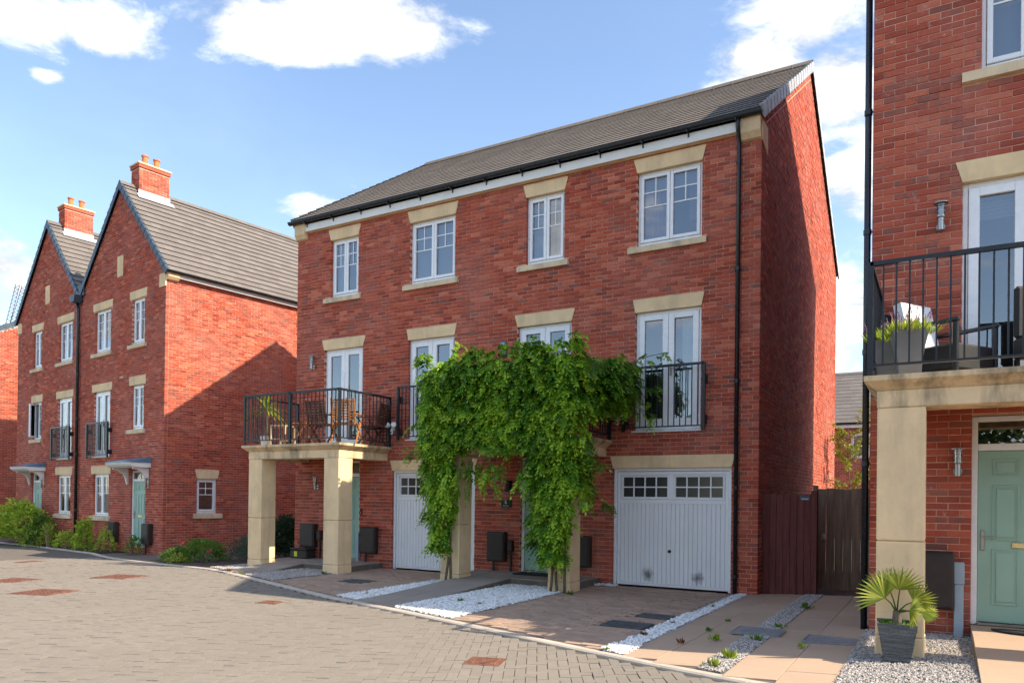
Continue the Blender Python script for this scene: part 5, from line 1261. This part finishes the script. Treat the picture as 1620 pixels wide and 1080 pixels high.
for (s0, s1, y0, y1, dz) in ((-12, -2.2, -1.0, 0, .02),):
    for i in range(12):
        a = s0+(s1-s0)*i/12; b = s0+(s1-s0)*(i+1)/12; q = []
        for s, y in ((a, y0), (b, y0), (b, 0), (a, 0)):
            p = world_left(s, y); ky = kerb_y(p.x)+.02; yy = max(p.y, ky); q.append((p.x, yy, hz(p.x)-.012))
        gsoil.quad(*q)
tag(gsoil.build('flower_bed', SOIL), kind='structure')
gs2 = MB(); 
for i in range(8):
    xa = -14.9+i*.5; xb = xa+.5; gs2.quad((xa, kerb_y(xa)+.02, hz(xa)-.010), (xb, kerb_y(xb)+.02, hz(xb)-.010), (xb, 3, hz(xb)-.010), (xa, 3, hz(xa)-.010))
tag(gs2.build('flower_bed', SOIL), kind='structure')
def WL(s, y): p = world_left(s, y); return (p.x, p.y, hz(p.x)-.03)
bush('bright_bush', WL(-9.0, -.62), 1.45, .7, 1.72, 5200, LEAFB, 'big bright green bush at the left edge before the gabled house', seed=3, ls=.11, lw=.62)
bush('bright_bush', WL(-7.6, -.5), .5, .42, 1.15, 1100, LEAFG, 'darker rounded bush right of the big bright bush', seed=4, ls=.10, lw=.6)
bush('garden_plant', WL(-6.6, -.6), .36, .3, .85, 420, LEAFY, 'yellow-green straggly plant with dry sticks by the left downpipe', seed=5, ls=.09, lw=.55, stems=9, stemmat=STICK, cat='plant')
bush('garden_plant', WL(-5.5, -.5), .36, .3, .62, 420, LEAFB, 'leafy plant just left of the black downpipe', seed=6, ls=.09, lw=.6, stems=6, stemmat=STICK, cat='plant')
bush('garden_plant', WL(-3.75, -.62), .31, .28, 1.05, 620, LEAFB, 'upright bright plant below the right ground-floor window of the gables', seed=7, ls=.11, lw=.6, stems=6, cat='plant')
bush('garden_plant', WL(-2.75, -.4), .28, .26, .8, 300, LEAFB, 'light airy plant in front of the meter box left of the green door', seed=8, ls=.09, lw=.55, cat='plant')
bush('garden_plant', WL(-1.05, -.35), .25, .22, .62, 330, LEAFG, 'dark rose plant at the foot of the far green door', seed=9, ls=.075, lw=.6, cat='plant')
bush('rose_bush', (-13.15, -.72, hz(-13)-.03), .62, .5, .62, 1500, LEAFG, 'green rose bush with red flowers at the road bend', seed=10, ls=.075, lw=.55, flowers=(PINKF, 5, .045))
bush('garden_plant', (-13.75, -1.0, hz(-13.7)-.03), .42, .3, .42, 650, LEAFG, 'low plant with pink flower left of the rose bush', seed=12, ls=.07, lw=.5, flowers=(PINKF, 2, .04), cat='plant')
bush('garden_plant', (-13.35, -1.28, hz(-13.7)-.03), .36, .2, .26, 300, LEAFY, 'low yellow-green plant at the kerb before the rose bush', seed=13, ls=.07, lw=.6, cat='plant')
bush('lavender_bush', (-12.35, .25, -.03), .62, .6, .62, 1700, LEAFL, 'grey-green lavender bush left of the stone column', seed=11, ls=.13, lw=.14, up=1.2)
bush('lavender_bush', (-11.75, -.35, -.03), .3, .4, .5, 700, LEAFL, 'smaller lavender clump tucked against the stone column', seed=14, ls=.12, lw=.14, up=1.2)
bush('hedge_shrub', (-11.75, .75, -.03), 1.0, .6, 1.05, 6000, LEAFD, 'dark clipped shrub behind the left portico column', seed=15, ls=.085, lw=.6)
bush('flowering_plant', WL(-4.7, -.25), .3, .2, .55, 220, LEAFG, 'thin plant with mauve flowers by the gable window', seed=16, ls=.07, lw=.5, flowers=(PURPLE, 7, .04), cat='plant')
def weed(x, y, s, mat, seed, label, dz=.004):
    t = empty('weed', (x, y, hz(x)+dz)); tag(t, label, 'weed', 'small weeds growing in the drive joints and gravel'); rng = np.random.RandomState(seed); n = 26; s = s*.72*rng.uniform(.75, 1.2)
    a = rng.uniform(0, 6.28, n); A = unit(np.stack([np.cos(a), np.sin(a), rng.uniform(.25, 1.6, n)], 1)); P = np.stack([rng.normal(0, s*.3, n), rng.normal(0, s*.25, n), np.zeros(n)], 1); S = unit(np.cross(A, np.array([0, 0, 1.0])))
    leaves_obj('leaves', t, mat, leaf_arrays(P, A, S, s*rng.uniform(.5, 1.1, n), s*.16*rng.uniform(.7, 1.3, n), .25), rng.rand(n))
for i, (x, y, s, mt, lb) in enumerate(((.50, -4.6, .10, LEAFB, 'small weed in the joint of the slab drive'), (.27, -4.0, .10, LEAFG, 'second weed up the slab joint, behind the kerb'), (.30, -3.2, .09, LEAFG, 'far weed in the slab joint towards the fence'), (.22, -4.9, .08, LEAFR, 'rusty little weed at the slab joint'), (.88, -5.55, .12, LEAFY, 'weed in the grey gravel strip near the kerb'), (.85, -5.95, .10, LEAFY, 'yellow weed at the kerb end of the gravel strip'), (.98, -3.5, .10, LEAFG, 'weed behind the flat grey cover'), (.92, -4.45, .11, LEAFG, 'bright weed in front of the flat grey cover'), (1.42, -4.75, .10, LEAFB, 'star-shaped weed beside the right grey cover'), (1.0, -1.6, .12, LEAFG, 'weed by the gate end of the gravel strip'), (-.3, -3.6, .08, LEAFR, 'brown weed along the thin white gravel strip'), (-.32, -4.6, .08, LEAFR, 'brown weed on the white strip nearer the kerb'), (-.25, -1.9, .09, LEAFG, 'green weed along the thin white gravel strip'), (-.36, -5.6, .07, LEAFY, 'weed at the kerb end of the thin white strip'), (-3.6, -3.5, .12, LEAFG, 'green sprout in the white pebble bed'), (-3.2, -3.6, .08, LEAFR, 'dry sprout in the white pebble bed'), (-2.62, -1.75, .14, LEAFG, 'grass tuft at the foot of the climber column'), (-5.35, -3.6, .07, LEAFR, 'dry sprout in the left white pebble strip'), (-9.5, -2.6, .10, LEAFY, 'weed in the pale gravel near the kerb'), (-10.2, -1.75, .12, LEAFG, 'weed at the foot of the left stone column'), (-8.1, -1.75, .10, LEAFG, 'weed at the foot of the portico corner column'), (-10.0, -2.5, .12, LEAFR, 'dry weed at the kerb by the left portico'))):
    weed(x, y, s, mt, 200+i, lb, .012)
# yucca on the left balcony
def sword_plant(t, c, n, L, mat, seed, w=.016, droop=.5, lo=-.3, hi=1.3):
    rng = np.random.RandomState(seed); V = []; T = []
    for i in range(n):
        a = rng.uniform(0, 6.28); el = rng.uniform(lo, hi); d = np.array([math.cos(a)*math.cos(el), math.sin(a)*math.cos(el), math.sin(el)]); l = L*rng.uniform(.7, 1.1); p = np.array(c, float)+d*.02; side = np.array([-math.sin(a), math.cos(a), 0]); k = 5; prev = None; tn = rng.rand()
        for j in range(k+1):
            s = j/k; q = p+d*l*s+np.array([0, 0, -1])*droop*l*s*s*(1-max(0, math.sin(el))*.6); ww = w*(1-s)**.6+.0008; cur = (q-side*ww, q+side*ww)
            if prev is not None: V.append(np.stack([prev[0], prev[1], cur[1], cur[0]])); T.append(tn)
            prev = cur
    return leaves_obj('fronds', t, mat, np.array(V), np.array(T))
t = empty('yucca_plant', (-10.33, -1.28, SZ)); tag(t, 'spiky potted yucca at the left corner of the chairs balcony', 'potted plant')
m = MB(); m.lathe([(0, 0), (.10, 0), (.125, .2), (.13, .22), (.12, .22), (.115, .19), (0, .19)], n=18); m.build('pot', POTW, t, smooth=False); m = MB(); m.tube([(0, 0, .18), (.015, 0, .5), (0, .01, .83)], [.026, .023, .028], 8); m.build('trunk', STICK, t, smooth=True)
sword_plant(t, (0, .01, .82), 64, .50, LEAFY, 4, .021, .6)
# palm in the slate planter before the right-hand column
t = empty('potted_palm', (2.30, -5.10, hz(2.3)+.012), R(4)); tag(t, 'fan palm in a square slate planter before the close column', 'potted plant')
m = MB(); h = .36; a, b = .105, .165
rg = [[(-a, -a, 0), (a, -a, 0), (a, a, 0), (-a, a, 0)], [(-b, -b, h), (b, -b, h), (b, b, h), (-b, b, h)], [(-b+.015, -b+.015, h), (b-.015, -b+.015, h), (b-.015, b-.015, h), (-b+.015, b-.015, h)], [(-b+.02, -b+.02, h-.04), (b-.02, -b+.02, h-.04), (b-.02, b-.02, h-.04), (-b+.02, b-.02, h-.04)]]
for r0, r1 in zip(rg[:-1], rg[1:]):
    for i in range(4): j = (i+1) % 4; m.quad(r0[i], r0[j], r1[j], r1[i])
m.quad(*rg[0][::-1]); m.quad(*rg[3]); m.build('planter', POTS, t)
m = MB(); rng_ = random.Random(2)
for row in range(11):
    z = .02+row*.03; s = a+(b-a)*z/h
    for f in range(4):
        x = -s
        while x < s-.03:
            l = rng_.uniform(.05, .13); x2 = min(x+l, s); d = rng_.uniform(.002, .008)
            if f == 0: m.box(x+.002, x2-.002, -s-d, -s+.004, z, z+.026)
            elif f == 1: m.box(s-.004, s+d, x+.002, x2-.002, z, z+.026)
            x = x2
m.build('slate_strips', POTS, t)['kind'] = 'stuff'
rng = np.random.RandomState(8); n = 260; P = np.stack([rng.uniform(-.14, .14, n), rng.uniform(-.14, .14, n), np.full(n, h-.03)], 1); A = unit(rng.normal(0, .6, (n, 3))+np.array([0, 0, 1.0])); S = unit(np.cross(A, rng.normal(0, 1, (n, 3)))); leaves_obj('moss', t, LEAFG, leaf_arrays(P, A, S, rng.uniform(.02, .05, n), np.full(n, .012)), rng.rand(n))
m = MB(); m.tube([(0, 0, h-.04), (.0, 0, h+.10)], [.045, .035], 9); m.build('trunk', BARK, t)
def fan(t, base, tip, nrm, rad, nb, seed, spread=2.5):
    b, c = np.array(base, float), np.array(tip, float); ax = unit((c-b)[None])[0]; nrm = np.array(nrm, float); nrm = nrm-ax*nrm.dot(ax); nrm /= np.linalg.norm(nrm); sd = np.cross(nrm, ax); rng = np.random.RandomState(seed); V = []; T = []
    m = MB(); m.tube([base, tuple((b+c)/2+np.array([0, 0, .02])), tip], [.008, .006, .005], 6); m.build('frond_stalk', LEAFP, t)
    for i in range(nb):
        an = -spread/2+spread*i/(nb-1); d = ax*math.cos(an)+sd*math.sin(an); L = rad*(.82+.18*math.cos(an))*rng.uniform(.92, 1.05); pl = np.cross(nrm, d); prev = None; tn = rng.uniform(.3, 1)
        for j in range(6):
            s = j/5; q = c+d*L*s+nrm*.10*L*math.sin(s*2)*.3-np.array([0, 0, 1])*L*.10*s*s; w = .011*math.sin(min(1, s*1.6+.15)*math.pi*.5)*(1-s**3)+.0006; cur = (q-pl*w, q+pl*w+nrm*w*.5)
            if prev is not None: V.append(np.stack([prev[0], prev[1], cur[1], cur[0]])); T.append(tn)
            prev = cur
    leaves_obj('frond', t, LEAFP, np.array(V), np.array(T))
for i, (tip, nr, rad) in enumerate((((-.10, -.06, h+.22), (-.2, -.8, .5), .30), ((.02, -.05, h+.30), (.1, -.9, .4), .26), ((.14, -.03, h+.20), (.5, -.7, .4), .20), ((.20, .0, h+.10), (.6, -.5, .5), .14), ((-.06, .12, h+.28), (-.2, .5, .6), .28), ((.10, -.14, h+.12), (.3, -.9, .3), .20))):
    fan(t, (0, 0, h+.08), tip, nr, rad, 17, 60+i)
# things on the close right-hand balcony
ZC = SC+.13
def flared_pot(loc, rz, label, mat, r0=.12, r1=.20, h=.47):
    t = empty('balcony_planter', loc, rz); tag(t, label, 'planter', 'flared planters on the close balcony'); m = MB()
    ring = lambda r, z: [(math.cos(R(45+90*k))*r*1.414, math.sin(R(45+90*k))*r*1.414, z) for k in range(4)]
    prof = [(r0, 0), (r0+.01, h*.3), (r0+.03, h*.65), (r1, h), (r1-.015, h), (r1-.03, h-.05)]
    for (a, b), (c, d) in zip(prof[:-1], prof[1:]):
        p, q = ring(a, b), ring(c, d)
        for k in range(4): j = (k+1) % 4; m.quad(p[k], p[j], q[j], q[k])
    m.quad(*ring(r0, 0)[::-1]); m.quad(*ring(r1-.03, h-.05)); m.build('pot', mat, t)
    rng = np.random.RandomState(int(abs(loc[0])*100)); n = 750; P = np.stack([rng.normal(0, r1*.5, n), rng.normal(0, r1*.5, n), np.full(n, h-.05)], 1); A = unit(np.stack([P[:, 0]*2.2, P[:, 1]*2.2, np.full(n, 1.0)], 1)+rng.normal(0, .25, (n, 3))); S = unit(np.cross(A, rng.normal(0, 1, (n, 3)))); L = rng.uniform(.07, .15, n); leaves_obj('foliage', t, LEAFB, leaf_arrays(P+A*rng.uniform(0, .05, (n, 1)), A, S, L, L*.06), rng.rand(n))
    m = 46; P = np.stack([rng.normal(0, r1*.5, m), rng.normal(0, r1*.6, m), np.full(m, h-.04)], 1); A = unit(np.stack([P[:, 0]*2, P[:, 1]*2, np.full(m, 1.0)], 1)+rng.normal(0, .12, (m, 3))); top = P+A*rng.uniform(.15, .24, (m, 1)); V = []
    for i in range(5):
        S = unit(np.cross(A, rng.normal(0, 1, (m, 3)))); V.append(leaf_arrays(top-A*.03*i*.4, unit(A+rng.normal(0, .25, (m, 3))), S, np.full(m, .028), np.full(m, .006)))
    V = np.concatenate(V); leaves_obj('lavender_flowers', t, PURPLE, V, rng.rand(len(V)))
    m_ = MB()
    for p, q in zip(P[:40], top[:40]): m_.tube([tuple(p), tuple(q)], .0022, 4, False)
    m_.build('flower_stems', LEAFG, t) if False else m_.build('flower_stems', STICK, t)
flared_pot((2.36, -4.52, ZC), R(8), 'light grey flared planter of lavender at the close balcony corner', POTG, .095, .16, .47)
flared_pot((2.17, -4.12, ZC), R(-6), 'darker flared planter of lavender behind the balcony corner post', POTG, .10, .155, .47)
t = empty('rattan_armchair', (2.66, -3.98, ZC), R(-34)); tag(t, 'black rattan armchair with a white cushion on the close balcony', 'chair')
m = MB(); m.bevbox(-.27, .33, -.30, .30, .10, .36, .02); m.build('seat', RATTAN, t); m = MB(); m.prism([(-.30, -.24, .36), (-.19, -.24, .36), (-.32, -.24, .90), (-.41, -.24, .88)], (0, .48, 0)); m.build('cushion', CUSH, t, fix=True)
m = MB(); m.prism([(-.36, -.29, .12), (-.29, -.29, .12), (-.47, -.29, .80), (-.53, -.29, .78)], (0, .58, 0)); m.build('backrest', RATTAN, t, fix=True)
for y in (-.31, .31):
    m = MB(); m.bevbox(-.36, .36, y-.022, y+.022, .56, .60, .008); m.bevbox(.30, .35, y-.022, y+.022, .0, .56, .008); m.bevbox(-.38, -.34, y-.0215, y+.0215, .0, .56, .008); m.build('arm_frame', BLACK, t)
for x in (-.2, .2):
    m = MB(); m.box(x-.015, x+.015, -.26, -.23, 0, .11); m.box(x-.015, x+.015, .23, .26, 0, .11); m.build('leg', BLACK, t)
t = empty('rattan_armchair', (3.62, -4.15, ZC), R(30)); tag(t, 'second dark rattan seat cut by the right edge of the photo', 'chair')
m = MB(); m.bevbox(-.28, .28, -.28, .28, .2, .40, .02); m.build('seat', RATTAN, t); m = MB(); m.bevbox(-.28, .28, .22, .29, .401, .92, .03); m.build('backrest', RATTAN, t)
for x in (-.25, .25):
    for y in (-.25, .25): m = MB(); m.box(x-.018, x+.018, y-.018, y+.018, 0, .2); m.build('leg', BLACK, t)
# young tree looking over the gate
def sapling(loc, h, label, seed, mat, spread=.3, n=420, z0=.35):
    t = empty('young_tree', loc); tag(t, label, 'tree'); rng = np.random.RandomState(seed); m = MB(); pts = []; br = MB(); P = []
    trunk = [Vector((.05*math.sin(z*2+seed), .04*math.cos(z*2.3), z)) for z in np.linspace(0, h, 9)]; m.tube(trunk, [.022-.017*i/8 for i in range(9)], 7); m.build('trunk', BARK, t, smooth=True)
    for i in range(22):
        z = h*rng.uniform(z0, .98); a = rng.uniform(0, 6.28); l = spread*(1.15-z/h*.6)*rng.uniform(.5, 1.1); b = Vector((.05*math.sin(z*2+seed), .04*math.cos(z*2.3), z)); e = b+Vector((math.cos(a)*l, math.sin(a)*l, l*.7)); br.tube([b, b.lerp(e, .5)+Vector((0, 0, .02)), e], [.008, .006, .003], 5)
        for k in range(n//22): P.append(np.array(b.lerp(e, rng.uniform(.2, 1.05)))+rng.normal(0, .03, 3))
    br.build('branches', BARK, t); P = np.array(P); nn = len(P); A = unit(rng.normal(0, .7, (nn, 3))+np.array([0, 0, .2])); S = unit(np.cross(A, rng.normal(0, 1, (nn, 3)))); L = rng.uniform(.05, .10, nn)
    leaves_obj('crown', t, mat, leaf_arrays(P, A, S, L, L*.24), np.clip(rng.normal(.6, .2, nn), 0, 1))
sapling((.55, 8.6, 0), 3.5, 'leafy yellow-green sapling rising over the fence', 5, LEAFY, .75, 1300, .45); sapling((1.1, 8.2, 0), 4.2, 'taller thin sapling beside the black pipe behind the gate', 6, LEAFY, .6, 900, .45)
# lattice mast far behind the left house
t = empty('lattice_mast', (-73.3, 24.0, 0)); tag(t, 'thin leaning lattice mast above the far left roof', 'mast')
for lo, hi in (((-73.8, 23.8, 16.4), (-72.81, 24.36, 21.1)), ((-73.35, 24.07, 16.9), (-72.29, 24.66, 21.0))):
    m = MB(); lo, hi = Vector(lo)-Vector((-73.3, 24, 0)), Vector(hi)-Vector((-73.3, 24, 0)); w = Vector((.16, .09, -.05)); lo = lo-(hi-lo)*3.4
    for sg in (-1, 1): m.tube([lo+w*sg, hi+w*sg], .035, 5)
    for i in range(56): a_ = lo.lerp(hi, i/56); b_ = lo.lerp(hi, (i+1)/56); m.tube([a_-w, b_+w], .022, 4); m.tube([a_+w, a_-w], .022, 4)
    m.build('lattice_beam', BARK, t)
# trees across the road, seen mirrored in the panes
def street_tree(loc, h, w, seed, label):
    t = empty('street_tree', loc); tag(t, label, 'tree', 'trees across the road behind the camera'); rng = np.random.RandomState(seed); m = MB(); m.tube([(0, 0, -.2), (.05, .02, h*.35), (0, .05, h*.6)], [.2, .15, .06], 9)
    cl = []
    for i in range(16):
        a = rng.uniform(0, 6.28); r = w*rng.uniform(.15, .8); c = np.array([math.cos(a)*r, math.sin(a)*r, h*rng.uniform(.38, .92)]); cl.append(c); m.tube([(0, .02, h*.35), tuple(c*np.array([.5, .5, .8])), tuple(c)], [.07, .05, .02], 5)
    m.build('trunk', BARK, t, smooth=True); P = np.concatenate([c+rng.normal(0, w*.24, (150, 3))*np.array([1, 1, .8]) for c in cl]); n = len(P); A = unit(rng.normal(0, 1, (n, 3))); S = unit(np.cross(A, rng.normal(0, 1, (n, 3)))); L = rng.uniform(.2, .42, n)
    leaves_obj('crown', t, TREEL, leaf_arrays(P, A, S, L, L*.3), rng.rand(n))['kind'] = 'stuff'
for i, (x, y, h, w, lb) in enumerate(((3.5, -27, 6.5, 2.6, 'tree mirrored in the close balcony door'), (-3, -29, 7.5, 3.2, 'tree mirrored in the right juliet door'), (-10, -28, 6.0, 2.8, 'tree mirrored in the middle windows'), (9, -29, 7.0, 3.0, 'tree mirrored at the right edge'), (-18, -27, 6.0, 3.0, 'tree mirrored in the gabled house windows'), (-27, -24, 6.5, 3.2, 'tree mirrored in the far left windows'))):
    street_tree((x, y, 0), h, w, 300+i, lb)

# ================================================================== the bricks
def build_bricks(limits):
    bpy.context.view_layer.update(); dg = bpy.context.evaluated_depsgraph_get()
    full = {}
    def unit_mesh(k, half):
        key = (k, half)
        if key not in full:
            L = .1075 if not half else .05125; a = np.array([-L]); b = np.array([L]); v = brick_verts(a, b, np.array([-.0325]), np.array([.0325]), np.array([0.0]))[0]
            full[key] = np_mesh('brick', v, BF, BRICK, np.full(9, (k % 8)/7*.8+.1), np.full(9, .0 if k < 8 else .85))
        return full[key]
    cand = {}
    for wi, w in enumerate(WALLS):
        if w['key'] not in limits: continue
        M = w['house'].matrix_world @ w['F']; C3 = M.to_3x3(); nrm = -(C3 @ Vector((0, 1, 0)))
        for i, (a, b, z0, z1) in enumerate(w['B']):
            if abs((b-a)-.215) > 1e-4: continue
            p = M @ Vector(((a+b)/2, -.002, (z0+z1)/2)); u, v, d = pix(p)
            if not (4 < u < 1616 and 4 < v < 1076): continue
            cs = (CAM-p).normalized().dot(nrm)
            if cs < .05: continue
            cand.setdefault(w['key'], []).append((cs/(d*d), wi, i, p))
    picked = {}
    for key, lst in cand.items():
        lst.sort(key=lambda q: -q[0]); n = 0
        for s, wi, i, p in lst:
            if n >= limits[key]: break
            d = p-CAM; ok = True
            for off in (Vector((0, 0, 0)),):
                dd = (p+off-CAM); hit, loc, *_ = sc.ray_cast(dg, CAM+dd.normalized()*.1, dd.normalized(), distance=dd.length-.16)
                if hit: ok = False; break
            if ok: picked.setdefault(wi, set()).add(i); n += 1
    rng = random.Random(4)
    for wi, w in enumerate(WALLS):
        B = w['B']; n = len(B)
        if n == 0: continue
        ps = picked.get(wi, set()); rest = np.array([i for i in range(n) if i not in ps])
        for i in ps:
            a, b, z0, z1 = B[i]; tq = int(round((w['tone'][i]-.1)/.8*7)); tq = min(7, max(0, tq))+(8 if w['flash'][i] > 0 else 0)
            o = link(unit_mesh(tq, False), 'brick', w['wall']); o.matrix_local = w['F'] @ Matrix.Translation(((a+b)/2, -w['proud'][i], (z0+z1)/2))
        q = B[rest]; V = brick_verts(q[:, 0], q[:, 1], q[:, 2], q[:, 3], w['proud'][rest]); V = V.reshape(-1, 3)
        Fm = np.array(w['F']); V = V @ Fm[:3, :3].T+Fm[:3, 3]; Fq = (BF[None]+np.arange(len(rest))[:, None, None]*12).reshape(-1, 4)
        o = link(np_mesh('brickwork', V, Fq, BRICK, np.repeat(w['tone'][rest], 9), np.repeat(w['flash'][rest], 9)), 'brickwork', w['wall'].parent if w['key'].endswith('c') else w['wall']); o['kind'] = 'stuff'
build_bricks({'main': 300, 'right': 300, 'left2': 300})
